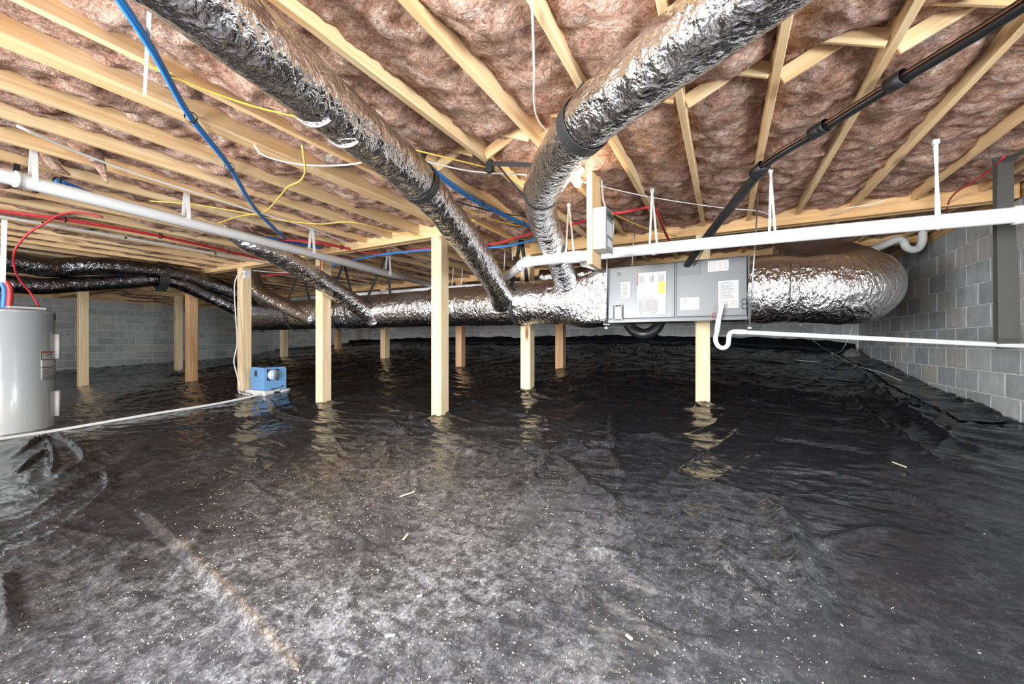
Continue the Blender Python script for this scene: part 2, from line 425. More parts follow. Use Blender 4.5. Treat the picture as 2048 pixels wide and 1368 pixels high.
# ------------------------------------------------------------------ floor: black liner with folds
def lines(segs):
    o = [segs[0]]
    while o[-1] < segs[-1][0] if False else False: pass
    return o
def axis_lines(knots):
    """knots: (position, spacing) pairs; spacing varies linearly between them"""
    out = [knots[0][0]]
    while out[-1] < knots[-1][0]:
        p = out[-1]
        for (a, sa), (b, sb) in zip(knots, knots[1:]):
            if a <= p <= b: out.append(p + sa + (sb - sa) * (p - a) / (b - a)); break
        else: break
    return np.array(out)
gx = axis_lines([(XL - .05, .09), (-9, .06), (-5, .03), (-2.6, .014), (1.2, .014), (XR + .02, .02)])
gy = axis_lines([(YF, .25), (-.4, .08), (.3, .013), (3.0, .014), (5, .024), (YB, .05)])
X, Y = np.meshgrid(gx, gy); Z = floor_z(X, Y)
def rot(a, sx, sy, seed):
    c, s = math.cos(math.radians(a)), math.sin(math.radians(a)); u, v = X * c + Y * s, -X * s + Y * c
    wx = vn(X * 1.1, Y * 1.1, seed + .5, 31) - .5; wy = vn(X * 1.1, Y * 1.1, seed + 7.5, 47) - .5
    n = vn(u * sx + wx * .9, v * sy + wy * .9, seed * 3.7 + .3, 5)
    return 1 - np.abs(2 * n - 1)
mk1 = np.clip(fbm(X * .7, Y * .7, 3.3, 2) * 3.2 - 1.1, 0, 1); mk2 = np.clip(fbm(X * .8, Y * .8, 9.3, 2) * 3.2 - 1.1, 0, 1)
back = np.clip((Y - 2.2) / 1.6, 0, 1)
calm = 1 - .65 * np.clip((X + .2) / 1.0, 0, 1) * np.clip((3.4 - Y) / 1.0, 0, 1)
Z0 = Z.copy()
Z = Z + .03 * (fbm(X * 1.3, Y * 1.3, 0, 2) - .5)
Z += (.009 + .022 * back) * mk1 * rot(12, .8, 4.5, 1) ** 6
Z += (.007 + .024 * back) * mk2 * rot(-28, 1.0, 5.0, 2) ** 7
Z += (.007 + .013 * back) * (1 - mk1) * rot(68, .9, 4.0, 3) ** 7
Z += .006 * mk2 * rot(38, 2.2, 7.0, 6) ** 5 + .006 * (1 - mk2) * rot(-55, 2.0, 7.0, 8) ** 5
Z += .013 * back * rot(-6, 1.6, 9, 4) ** 4
Z += .003 * (fbm(X * 7, Y * 7, 1.5, 2) - .5)
Z = Z0 + (Z - Z0) * calm
def polydist(P):
    best = np.full(X.shape, 9.0); side = np.zeros(X.shape); tt = np.zeros(X.shape); n = len(P) - 1
    for i in range(n):
        a, b = P[i], P[i + 1]; dx, dy = b.x - a.x, b.y - a.y; L2 = dx * dx + dy * dy + 1e-9
        t = np.clip(((X - a.x) * dx + (Y - a.y) * dy) / L2, 0, 1); qx, qy = X - a.x - t * dx, Y - a.y - t * dy; d = np.hypot(qx, qy)
        k = d < best; best = np.where(k, d, best); side = np.where(k, np.sign(dx * qy - dy * qx), side); tt = np.where(k, (i + t) / n, tt)
    return best, side, tt
def fold(px, h, wd, taper=True, step=0.0):
    global Z
    P = smooth_path([on_floor(*p) for p in px], .15) if len(px) > 2 else [on_floor(*p) for p in px]
    d, s, t = polydist(P); e = np.clip(np.minimum(t, 1 - t) * 5, 0, 1) if taper else 1
    jag = .6 + .8 * vn(X * 6, Y * 6, 2.2, 9); wd = wd * .85; h = h * 1.8
    if h: Z = Z + h * e * jag * np.exp(-np.abs(d / wd) ** 1.3)
    if step: Z = Z + step * e * np.where(s > 0, np.exp(-(d / .30) ** 2), np.exp(-(d / .012) ** 2))
fold([(262, 1015), (300, 1045), (400, 1150), (450, 1200), (520, 1275), (600, 1345)], .0, .02, True, .035)
fold([(420, 925), (560, 1005), (690, 1065), (790, 1120), (890, 1175), (1000, 1240), (1250, 1350)], .006, .010)
fold([(1520, 985), (1570, 1050), (1592, 1110), (1610, 1180), (1640, 1260), (1700, 1330)], .030, .055)
fold([(1350, 950), (1560, 1005), (1760, 1035)], .012, .02)
fold([(1765, 985), (1850, 1020), (1960, 1068)], .018, .016)
fold([(1403, 855), (1560, 885), (1700, 905), (1807, 926)], .0, .02, True, .016)
fold([(1180, 862), (1300, 878), (1400, 892)], .022, .016)
fold([(1100, 905), (1085, 940), (1050, 985), (1005, 1035)], .030, .028)
fold([(1100, 905), (1140, 940), (1180, 990)], .022, .03)
fold([(1100, 905), (1060, 900), (960, 930)], .02, .025)
fold([(1140, 915), (1215, 905), (1235, 950)], .026, .022)
fold([(1225, 830), (1222, 870), (1228, 905)], .03, .02)
fold([(1100, 905), (1150, 890), (1180, 900)], .022, .02)
fold([(1180, 970), (1230, 1010), (1225, 1060)], .014, .03)
fold([(1085, 1055), (1030, 1100), (960, 1140)], .012, .03)
fold([(1110, 1110), (1190, 1110), (1260, 1120)], .016, .03)
fold([(1130, 1225), (1165, 1185), (1190, 1215), (1180, 1260)], .012, .016)
fold([(850, 885), (940, 905), (1010, 925)], .018, .018)
fold([(700, 890), (770, 860), (830, 870)], .02, .03)
fold([(750, 960), (775, 900), (760, 880)], .02, .02)
fold([(680, 1250), (720, 1150), (730, 1085)], .012, .018)
fold([(10, 925), (100, 875), (160, 905), (170, 935)], .03, .016)
fold([(20, 960), (95, 905), (110, 945)], .028, .014)
fold([(90, 875), (105, 920), (100, 960)], .02, .014)
fold([(110, 960), (170, 925), (250, 900)], .018, .014)
fold([(75, 1030), (140, 1000), (230, 975)], .016, .012)
fold([(40, 1045), (110, 1000), (200, 950), (215, 985), (110, 1062)], .018, .013)
fold([(170, 1130), (250, 1080)], .018, .014)
fold([(215, 1175), (260, 1110), (310, 1085)], .016, .03)
fold([(340, 1180), (400, 1090), (380, 1060)], .014, .035)
fold([(0, 1150), (15, 1290)], .03, .02)
fold([(300, 930), (450, 900), (620, 850)], .014, .02)
fold([(250, 870), (420, 850), (560, 830), (640, 820)], .02, .02)
fold([(540, 800), (560, 830), (640, 850)], .03, .025)
fold([(1560, 1250), (1500, 1180), (1440, 1120), (1460, 1090)], .014, .025)
fold([(1660, 760), (1760, 850), (1830, 900), (1900, 930)], .014, .018)
fold([(1780, 850), (1880, 930), (2048, 985)], .014, .018)
fold([(1480, 790), (1560, 800), (1650, 830)], .010, .018)
fold([(1690, 720), (1780, 800), (1900, 880), (2040, 930)], .03, .03)
fold([(1140, 800), (1180, 780), (1165, 770)], .03, .02)
fold([(1600, 1110), (1700, 1080), (1790, 1060)], .016, .03)
fold([(1350, 1010), (1500, 1060), (1640, 1100), (1760, 1140)], .008, .012)
for (x0, y0) in ((-2.78, 3.5), (-4.75, 3.5), (-.207, 4.69), (-2.28, 4.69), (-6.6, 3.5)):   # the liner gathers round the post feet
    a = np.arctan2(Y - y0, X - x0); r = np.hypot(X - x0, Y - y0)
    Z += .022 * (1 - np.abs(np.sin(a * 3.5 + x0 * 3 + vn(X * 2, Y * 2, x0) * 2))) ** 3 * np.exp(-((r - .25) / .30) ** 2)
# dust and sawdust: where people crawled in, plus a painted daylight sheen
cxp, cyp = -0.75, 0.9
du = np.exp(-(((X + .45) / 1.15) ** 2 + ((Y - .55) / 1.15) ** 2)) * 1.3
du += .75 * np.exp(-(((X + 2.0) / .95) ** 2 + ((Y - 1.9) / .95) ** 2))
du += .26 * np.clip((4.2 - Y) / 2.6, 0, 1)  # wide dusty haze with daylight sheen painted into the colour
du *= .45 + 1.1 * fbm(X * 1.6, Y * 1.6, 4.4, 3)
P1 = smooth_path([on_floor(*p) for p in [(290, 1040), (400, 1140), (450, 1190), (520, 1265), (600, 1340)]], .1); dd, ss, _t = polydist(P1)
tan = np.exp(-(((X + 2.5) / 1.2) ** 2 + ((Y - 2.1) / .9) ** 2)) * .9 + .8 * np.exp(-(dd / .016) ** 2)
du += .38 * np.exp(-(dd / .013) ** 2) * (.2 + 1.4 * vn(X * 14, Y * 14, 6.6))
ny, nx = X.shape
ids = np.arange(nx * ny).reshape(ny, nx)
fc = np.stack([ids[:-1, :-1], ids[:-1, 1:], ids[1:, 1:], ids[1:, :-1]], -1).reshape(-1, 4)
me = bpy.data.meshes.new('floor')
me.vertices.add(nx * ny); me.vertices.foreach_set('co', np.stack([X, Y, Z], -1).ravel())
me.loops.add(fc.size); me.loops.foreach_set('vertex_index', fc.ravel().astype(np.int32))
me.polygons.add(len(fc)); me.polygons.foreach_set('loop_start', np.arange(0, fc.size, 4, dtype=np.int32)); me.polygons.foreach_set('loop_total', np.full(len(fc), 4, dtype=np.int32))
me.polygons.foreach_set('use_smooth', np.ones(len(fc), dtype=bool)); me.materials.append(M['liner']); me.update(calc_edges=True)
for nm, arr in (('dust_sheen', du), ('tan', np.clip(tan, 0, 1))):
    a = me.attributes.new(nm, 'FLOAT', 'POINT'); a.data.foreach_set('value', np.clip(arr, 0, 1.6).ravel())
fl = bpy.data.objects.new('floor', me); COL.objects.link(fl); struct(fl)
def zmesh(x, y):
    i = int(np.clip(np.searchsorted(gy, y), 1, ny - 1)); j = int(np.clip(np.searchsorted(gx, x), 1, nx - 1))
    tx = (x - gx[j - 1]) / (gx[j] - gx[j - 1]); ty = (y - gy[i - 1]) / (gy[i] - gy[i - 1])
    return float((Z[i - 1, j - 1] * (1 - tx) + Z[i - 1, j] * tx) * (1 - ty) + (Z[i, j - 1] * (1 - tx) + Z[i, j] * tx) * ty)
def drop(x, y, up=0.0):
    p = on_floor(x, y); return Vector((p.x, p.y, zmesh(p.x, p.y) + up))

# ------------------------------------------------------------------ block walls
BH, BL = .2032, .4064
ZC0 = -.053
vb, fb = chbox((BL - .013, .05, BH - .013), .003)
BLK = bpy.data.meshes.new('block'); BLK.from_pydata(vb, [], fb); BLK.materials.append(M['block']); BLK.update()
def block_wall(name, lo, hi, start, direction, normal, length, k0, k1, zmin=None, stuff_top=False):
    """lo/hi: the backing; blocks start at 'start' and run along 'direction'"""
    g = G(); g.box(lo, hi); wl = struct(g.obj(name, [M['mortar']])); L = Vector(LOC[wl.name])
    d, nrm = Vector(direction), Vector(normal); top = G()
    for k in range(k0, k1):
        off = 0 if k % 2 else BL / 2
        for i in range(-1, int(length / BL) + 1):
            s = i * BL + off; a, b = max(0, s), min(length, s + BL)
            if b - a < .05: continue
            c = Vector(start) + d * ((a + b) / 2) + Vector((0, 0, ZC0 + (k + .5) * BH)) + nrm * (-.0205 + random.uniform(-.001, .001))
            if zmin and zmin(c) > c.z + BH / 2: continue
            sx = (b - a - .013) / (BL - .013)
            if stuff_top and k == k1 - 1:
                ang = math.atan2(d.y, d.x); R = Matrix.Rotation(ang, 4, 'Z')
                top.add([c + R @ Vector((p[0] * sx, p[1], p[2])) for p in vb], fb); continue
            o = bpy.data.objects.new('block', BLK); COL.objects.link(o); o.parent = wl
            o.location = c - L; o.rotation_euler = (0, 0, math.atan2(d.y, d.x)); o.scale = (sx, 1, 1)
    if stuff_top: t = top.obj('block_course', [M['block']], wl); t['kind'] = 'stuff'
    return wl
fzm = lambda c: fz(c.x, c.y) - .12
block_wall('wall_right', (XR + .02, YF, -1.4), (XR + .2, YB + .2, 1.166), (XR + .014, YF + 7.9, 0), (0, 1, 0), (-1, 0, 0), YB - YF - 7.9, -4, 6, fzm)
block_wall('wall_back', (XL - .2, YB + .02, -1.2), (XR + .02, YB + .2, 1.166), (XL, YB + .014, 0), (1, 0, 0), (0, -1, 0), XR - XL, -3, 6, fzm, True)
block_wall('wall_left', (XL - .2, YF, -1.4), (XL - .02, YB + .02, 1.166), (XL - .014, 1.2, 0), (0, 1, 0), (1, 0, 0), YB - 1.2, -5, 6, fzm)
g = G(); g.box((XL - .2, YF - .2, -1.5), (-4.4, YF, 1.2)); g.box((-.8, YF - .2, -1.5), (XR + .2, YF, 1.2)); g.box((-4.4, YF - .2, .95), (-.8, YF, 1.2)); g.box((-4.4, YF - .2, -1.5), (-.8, YF, -.65))
struct(g.obj('wall_front', [M['mortar']]))
for nm, p0, p1 in (('trim_1', (XR + .09, YF, 1.19), (XR + .09, YB, 1.19)), ('trim_2', (XL, YB + .09, 1.19), (XR, YB + .09, 1.19)), ('trim_3', (XL - .09, YF, 1.19), (XL - .09, YB, 1.19))):
    struct(member(nm, p0, p1, .16, .05, M['girder']))
for nm, p0, p1 in (('trim_4', (XR + .02, YF, 1.338), (XR + .02, YB, 1.338)), ('trim_5', (XL, YB + .02, 1.338), (XR, YB + .02, 1.338)), ('trim_6', (XL - .02, YF, 1.338), (XL - .02, YB, 1.338))):
    struct(member(nm, p0, p1, .038, .24, M['joist']))

# ------------------------------------------------------------------ ceiling: subfloor, joists, insulation, bridging
g = G(); g.box((XL - .2, YF - .2, 1.458), (XR + .2, YB + .2, 1.50)); ceil = struct(g.obj('ceiling', [M['subfloor']]))
Y1, Y2, Y3 = 3.5, 4.69, 6.3         # girder lines
GX = -2.42                          # where the front girder stops and the right-hand one begins
xs = [-1.42 + JS * k for k in range(-33, 9)]
TRIPLE = -2.575
for i, x in enumerate(xs):
    yg = Y1 if x < GX - .05 else Y2
    offs = [0]
    if abs(x - (-2.639)) < .03: x = TRIPLE; offs = [-.0405, 0, .0405]
    for k, o in enumerate(offs):
        z = HJ + .1175 + random.uniform(-.003, .003)
        member('joist', (x + o, YF, z), (x + o, yg - .062, z), .038, .235, M['joist'], ceil)
    sh = random.choice((-.012, .012))
    member('joist', (x + sh, yg + .062, HJ + .1175), (x + sh, Y3 - .062, HJ + .1175), .038, .235, M['joist'], ceil)
    member('joist', (x, Y3 + .062, HJ + .1175), (x, YB - .002, HJ + .1175), .038, .235, M['joist'], ceil)
def batt(x0, x1, y0, y1, near, seed):
    wx = x1 - x0; nx_ = 15 if near else 7; st = .026 if near else .07
    ax = np.linspace(x0, x1, nx_); ay = np.arange(y0, y1 + st, st); ay[-1] = y1
    A, B = np.meshgrid(ax, ay); e = np.clip(np.minimum(A - x0, x1 - A) / (wx * .5), 0, 1)
    left = (x0 + x1) / 2 < -2.3
    mid = (x0 + x1) / 2; base = (.056 if mid < -4.2 else .072) if left else .050
    amp = 1.25 if mid < -4.2 else 1.0
    h = HJ + base - .028 * e ** .6 + amp * .09 * (fbm(A * 2.4, B * 2.4, seed, 3, 3) - .5) + amp * .075 * (fbm(A * 11, B * 11, seed, 3, 8) - .5)
    h = np.minimum(h + .02 * (1 - e) * vn(A * 8, B * 8, seed), HJ + .19)
    sag = np.clip(vn(B * .9, seed * 3.1, 1.0, 77) - .72, 0, 1) * (.16 if left else .05); h = h - sag * np.sin(np.clip(e, 0, 1) * np.pi * .5)
    h = h + (.075 * np.exp(-((B - 2.2) / .10) ** 2) if not left else 0); h = np.maximum(h, HJ - .045)
    A2 = A + (e > .05) * .016 * (vn(A * 30, B * 30, seed, 5) - .5)
    n_, m_ = A.shape; ii = np.arange(n_ * m_).reshape(n_, m_)
    f = np.stack([ii[:-1, :-1], ii[1:, :-1], ii[1:, 1:], ii[:-1, 1:]], -1).reshape(-1, 4)
    V = np.stack([A2, B, h], -1).reshape(-1, 3)
    return mk('insulation_batt', V, f.tolist(), M['insulation'], ceil, True)
edges = [XL - .02] + [TRIPLE if abs(x + 2.639) < .03 else x for x in xs] + [XR]
for i in range(len(edges) - 1):
    a, b = edges[i], edges[i + 1]; ha = .06 if a == TRIPLE else .02; hb = .06 if b == TRIPLE else .02
    yg = Y1 if b < GX + .1 else Y2
    if b - a < .12: continue
    batt(a + ha, b - hb, -1.2, yg - .07, b > -5, i * 1.37)
    batt(a + ha, b - hb, yg + .07, Y3 - .07, False, i * 1.37 + 50)
    batt(a + ha, b - hb, Y3 + .07, YB, False, i * 1.37 + 90)
    if b - a < .3 or a < -1.9: continue
    for s in (0, 1):                                         # crossed bridging boards
        yb = 2.2 + (.04 if s else -.04); z0, z1 = (HJ + .025, HJ + .19) if s else (HJ + .19, HJ + .025)
        member('bridging_board', (a + ha, yb, z0), (b - hb, yb, z1), .019, .072, M['joist'], ceil, up=(0, 0, 1))
# ------------------------------------------------------------------ girders and posts
def girder(label, x0, x1, y, zb, n=3):
    t = thing('girder', label, 'beam', ((x0 + x1) / 2, y, zb))
    for k in range(n):
        yy = y + (k - (n - 1) / 2) * .0405
        member('ply', (x0, yy, zb + .1175 + (k % 2) * .002), (x1, yy, zb + .1175 + (k % 2) * .002), .038, .235, M['girder'], t)
girder('three-ply timber girder carried by the front row of tall posts', XL, GX + .08, Y1, 1.165)
girder('three-ply timber girder running above the grey air handler to the right block wall', GX - .05, XR - .03, Y2, 1.14)
girder('dim three-ply timber girder behind the trunk duct', XL, XR - .03, Y3, 1.165)
PW = .138
def post(px, Yp, top, m, label, wd=PW, zb=None, x=None):
    r = ray(px, 686); d = Yp / r.y; X0 = r.x * d if x is None else x; zb = zmesh(X0, Yp) - .02 if zb is None else zb
    o = member('support_post', (X0, Yp, zb), (X0, Yp, top), wd, wd, m, None, up=(0, 1, 0), ch=.005)
    return tag(o, label, 'post'), Vector((X0, Yp, zb))
post(880, Y1, 1.165, M['post'], 'tall pale square post in the middle, below the left silver duct')
pj, PJ = post(647, Y1, 1.165, M['post'], 'pale square post carrying the small grey junction box')
po, PO = post(489, Y1, 1.165, M['post'], 'yellowish square post with a white outlet beside the blue dehumidifier')
post(383, Y1 + .02, 1.165, M['post_red'], 'reddish square post just left of the outlet post, in front of the left wall')
post(166, 2.98, HJ, M['post'], 'yellowish square post closest to the water heater')
post(357, 5.0, HJ, M['post'], 'yellowish post half hidden behind the reddish post by the left wall')
post(1406, Y2, 1.14, M['post'], 'square post under and behind the grey air handler')
post(1055, Y2, 1.14, M['post'], 'square post with an arched grain below the trunk duct, right of the tall middle post')
post(1121, Y3, 1.165, M['post_red'], 'reddish post behind the trunk duct, left of the air handler')
post(921, Y3, 1.165, M['post_red'], 'short-looking reddish post behind the trunk duct, right beside the tall middle post')
post(770, Y3, 1.165, M['post'], 'small distant post below the trunk duct under the black hanging strap')
post(568, Y3, 1.165, M['post'], 'small distant post right of the blue dehumidifier, before the back wall')
post(676, 7.6, HJ, M['post_red'], 'farthest and thinnest-looking post, just right of the junction box post')

# ------------------------------------------------------------------ ducts
def crinkle(a=.02, ring=.012, seed=0.0):
    def f(s, th, P):
        c, sn = np.cos(th), np.sin(th)
        r = 1 + ring * (vn(s * 26 + 0 * th, seed, c * .8 + 1, 3) - .5) * 2 + a * (fbm(s * 7 + seed, c * 2.2 + 4, sn * 2.2 + 4, 3, 21) - .5) * 2
        r = r + .010 * (1 - np.abs(2 * vn(s * 16 + 1.5 * th, c * 2.5 + 7, sn * 2.5 + seed, 11) - 1)) ** 4
        return r
    return f
def flex(name, label, pts, r, m, parent=None, seed=0.0, step=.018, n=56, a=.036, ring=.016, rad=None, cat='duct', group=None):
    p = smooth_path(pts, step)
    if rad is not None: r = np.interp(np.linspace(0, 1, len(p)), *rad)
    v, f = tube_geo(p, r, n, True, crinkle(a, ring, seed))
    o = mk(name, v, f, m, parent, True)
    if label: tag(o, label, cat, group)
    return o, p

TY, TZ, TR = 4.15, .465, .243
def trunk_x(px): r = ray(px, 640); return r.x / r.y * TY
trunk = thing('trunk_duct', 'large round silver trunk duct running along the room into the air handler', 'duct', (-4.4, TY, TZ - TR))
cuts = [(-7.75, -4.9, .232), (-4.9, -3.32, .238), (-3.32, -1.55, .245)]
for k, (a, b, r) in enumerate(cuts):
    flex('duct_section', None, [(a, TY, TZ), ((a + b) / 2, TY, TZ - .008), (b, TY, TZ)], r, M['foil'], trunk, 3.0 * k + 1, .022, 72, .02, .008)
for x in (-4.9, -3.32, -1.62):
    p = [(x + q, TY, TZ) for q in np.linspace(-.07, .07, 12)]; v, f = tube_geo([Vector(q) for q in p], .250, 64, False, crinkle(.035, .03, x)); mk('tape_joint', v, f, M['foil_smooth'], trunk, True)
# transition from the round trunk to the square end of the air handler
AX0, AX1, AY0, AY1, AZ0, AZ1 = -1.031, .169, 3.92, 4.45, .205, .745
n = 64; th = np.linspace(0, 2 * np.pi, n, endpoint=False); V = []; rows = 22
for i in range(rows):
    t_ = i / (rows - 1); x = -1.60 + (AX0 + .004 + 1.60) * t_; e = max(0, (t_ - .25) / .75) ** .8
    c, s = np.cos(th), np.sin(th); q = 1 / np.maximum(np.abs(c), np.abs(s))
    ry = TR * (1 - e) + .272 * np.minimum(q, 1.36) * e; rz = TR * (1 - e) + .276 * np.minimum(q, 1.36) * e
    wob = 1 + .03 * (fbm(x * 9, c * 3, s * 3, 3, 5) - .5) * (1 - .6 * t_)
    sag = .05 * math.sin(math.pi * min(1, t_ * 1.02)) * np.clip(-s, 0, 1)
    V += [(x, TY + .035 * e + ry[j] * c[j] * wob[j], TZ + .01 * e + rz[j] * s[j] * wob[j] - sag[j]) for j in range(n)]
Fc = [(i * n + j, i * n + (j + 1) % n, (i + 1) * n + (j + 1) % n, (i + 1) * n + j) for i in range(rows - 1) for j in range(n)]
mk('square_transition', V, Fc, M['foil_smooth'], trunk, True)

# supply ducts
D1 = [(-1.27, -.8, 1.085), at_z(405, 0, 1.07), at_z(620, 180, 1.06), at_z(838, 365, 1.035), at_d(930, 478, 3.35), at_d(985, 558, 4.15), at_d(1008, 598, 4.55)]
FL = ([0, .55, .62, .64, .68, .93, .97, 1], [.124, .124, .120, .112, .124, .124, .13, .165])
o1, p1 = flex('supply_duct', 'long silver flexible duct from the top left down to the trunk duct', D1, .124, M['foil'], None, 1.3, rad=FL)
D2 = [(1.7, .55, 1.08), (.75, 1.0, 1.075), at_z(1480, 0, 1.07), at_z(1300, 140, 1.05), at_z(1168, 252, 1.02), at_d(1086, 375, 2.62), at_d(1084, 430, 3.1), at_d(1112, 508, 3.75), at_d(1140, 580, 4.35)]
o2, p2 = flex('supply_duct', 'silver flexible duct from the top right bending down into the trunk beside the air handler', D2, .122, M['foil'], None, 5.1, rad=([0, .5, .66, .68, .71, .92, .96, 1], [.122, .124, .122, .110, .118, .116, .13, .165]))
D3 = [at_d(462, 452, 4.3), at_d(500, 482, 4.25), at_d(560, 512, 4.5), at_d(620, 548, 4.85), at_d(690, 594, 5.3), at_d(752, 636, 5.65)]
o3, p3 = flex('supply_duct', 'silver flexible duct passing behind the junction box post to the trunk', D3, .118, M['foil'], None, 8.7, .022, 48, rad=([0, .90, .95, 1], [.118, .118, .13, .17]))
D4 = [at_d(497, 540, 6.7), at_d(520, 585, 6.6), at_d(570, 612, 6.5), at_d(632, 640, 6.2)]
o4, p4 = flex('supply_duct', 'short silver duct joining the trunk behind the outlet post and junction box post', D4, .125, M['foil'], None, 12.1, .025, 40)
U = [(-7.5, -.6, .98), (-7.5, .8, .97), at_d(40, 527, 4.8), at_d(95, 535, 5.0), at_d(115, 535, 5.1), at_d(200, 532, 5.4), at_d(322, 543, 6.0), at_d(400, 562, 6.5), at_d(480, 592, 6.95), (-7.55, 4.2, .56)]
o5, p5 = flex('branch_duct', 'upper of the two dark ducts hung above the left posts', U, .122, M['foil_dark'], None, 15.5, .025, 44)
Lw = [(-7.6, -.6, .78), (-7.6, .8, .77), at_d(60, 572, 4.9), at_d(160, 568, 5.3), at_d(250, 563, 5.7), at_d(335, 560, 6.1), at_d(410, 590, 6.55), at_d(490, 628, 7.0), (-7.6, 4.15, .40)]
o6, p6 = flex('branch_duct', 'lower of the two dark ducts hung above the left posts', Lw, .10, M['foil_dark'], None, 18.5, .025, 44)
flex('branch_duct', 'silver duct half hidden behind the trunk and the white pipe stub', [at_d(1080, 556, 5.5), at_d(1130, 556, 5.4), at_d(1180, 548, 5.3), at_d(1225, 535, 5.6), at_d(1270, 500, 6.0)], .115, M['foil'], None, 23, .03, 36)
flex('branch_duct', 'black plastic duct sagging under the grey air handler', [at_y(1252, 642, 4.75), at_y(1268, 661, 4.72), at_y(1288, 668, 4.7), at_y(1308, 661, 4.72), at_y(1322, 640, 4.75)], .062, M['blackp'], None, 27, .02, 32)
# return duct
rd = thing('return_duct', 'bulging silver return duct on the right end of the air handler', 'duct', (.8, 4.3, .15))
RP = [(AX1 + .004, 4.185, .475), (.36, 4.185, .47), (.46, 4.185, .468), (.62, 4.19, .455), (.86, 4.27, .45), (1.03, 4.50, .49), (1.07, 4.85, .62), (.98, 5.2, .80), (.85, 5.5, .92), (.75, 5.8, 1.14)]
flex('duct_body', None, RP, .28, M['foil_smooth'], rd, 31, .02, 84, .035, .012, rad=([0, .05, .10, .13, .2, .45, .7, 1], [.282, .29, .285, .268, .285, .30, .26, .25]))
g = G(); band(g, (.50, 4.186, .466), (1, 0, 0), .281, .06, 0, 48, .004); g.obj('tape_joint', [M['foil_smooth']], rd, True)
g = G(); g.box((.172, AY0 - .006, AZ0 - .01), (.184, AY0 + .02, AZ1 + .004), 0, .003); g.obj('mounting_flange', [M['cab2']], rd)

# tape marks and straps on the two big ducts
def near(p, q): return min(range(len(p)), key=lambda i: (p[i] - q).length)
def dirat(p, i): return (p[min(i + 2, len(p) - 1)] - p[max(i - 2, 0)]).normalized()
for q, wd, nm, rr, pth, par in ((at_z(650, 268, .96), .012, 'white_tear', .127, p1, o1), (at_z(705, 300, .95), .014, 'white_tear', .127, p1, o1)):
    i = near(pth, at_z(q.x and 630 if wd == .012 else 692, 195 if wd == .012 else 240, 1.06)); g = G(); pts = ringpts(pth[i], dirat(pth, i), rr + .001, 150, 300, 20)
    ribbon(g, pts, wd, dirat(pth, i), .002); g.obj(nm, [M['white']], par)
def duct_strap(pth, q, r, label, tails, wd=.05, m='strap'):
    i = near(pth, q); d = dirat(pth, i); c = pth[i]; t = thing('hanging_strap', label, 'strap', tuple(c))
    g = G(); ribbon(g, ringpts(c, d, r, 0, 360, 40), wd, d, .003); g.obj('loop', [M[m]], t)
    for tl in tails:
        g = G(); ribbon(g, tl, wd * .8, d if abs((Vector(tl[1]) - Vector(tl[0])).normalized().dot(d)) < .9 else (0, 0, 1), .003); g.obj('tail', [M[m]], t)
    return t
i = near(p1, at_z(838, 365, 1.035)); c = p1[i]
duct_strap(p1, c, .131, 'black strap round the long left silver duct', [[c + Vector((.02, 0, .13)), c + Vector((.05, .0, HJ - c.z))]], .065)
i = near(p2, at_z(1168, 252, 1.02)); c = p2[i]
duct_strap(p2, c, .129, 'black strap round the right silver duct where it crosses the joists', [[c + Vector((-.03, 0, .125)), c + Vector((-.015, 0, HJ - c.z))]], .07)
i = near(p2, at_d(1086, 385, 2.68)); c = p2[i]
a, b = at_z(1063, 330, 1.16), at_z(985, 327, 1.19)
st = duct_strap(p2, c, .125, 'black strap from the joist bracket to the bend of the right silver duct', [[c + Vector((-.118, -.02, -.03)), at_z(1012, 350, 1.15), at_z(995, 330, 1.19)], [c + Vector((-.06, 0, .12)), a, b]], .04)
g = G(); q = at_z(980, 330, 1.2); g.box(q - Vector((.025, .02, .05)), q + Vector((.025, .02, .03)), 0, .004); g.obj('bracket', [M['strap']], st)
def trunk_strap(px, label, r=.251, wd=.05, ztop=HJ, yoff=0.0, xt=None):
    x = trunk_x(px); xt = x if xt is None else xt; r = r + .014; t = thing('hanging_strap', label, 'strap', (x, TY, ztop))
    g = G(); u = [(xt, TY + .02, ztop)] + [(x, TY - r * math.cos(a), TZ - r * math.sin(a)) for a in np.linspace(-.25, math.pi + .25, 28)] + [(xt, TY + .04, ztop)]
    ribbon(g, u, wd, (1, 0, 0), .003); g.obj('loop', [M['strap']], t)
    g = G(); g.box((xt - .03, TY - .02, ztop - .004), (xt + .03, TY + .09, ztop + .0), 0); g.obj('fixing_tab', [M['strap']], t); return t
trunk_strap(1040, 'black strap carrying the trunk duct near the white pipe elbow')
trunk_strap(757, 'black strap carrying the trunk duct between the junction box post and the tall middle post', xt=trunk_x(757) + .12)
trunk_strap(598, 'black strap carrying the trunk duct behind the junction box post', wd=.06)
trunk_strap(512, 'black strap carrying the far end of the trunk duct right of the outlet post', r=.26, wd=.09)
trunk_strap(684, 'black strap mostly hidden between the junction box post and the trunk', wd=.06)
i = near(p5, at_d(322, 543, 6.0)); c = (p5[i] + p6[near(p6, p5[i])]) / 2
t = thing('hanging_strap', 'black strap gathering the two dark ducts left of the reddish post', 'strap', tuple(c))
g = G(); ribbon(g, [Vector((c.x + .05, c.y, HJ)), c + Vector((.135, 0, .1)), c + Vector((.14, 0, -.12)), c + Vector((0, 0, -.24)), c + Vector((-.14, 0, -.1)), Vector((c.x - .05, c.y, HJ))], .12, (0, 1, 0), .004); g.obj('loop', [M['strap']], t)

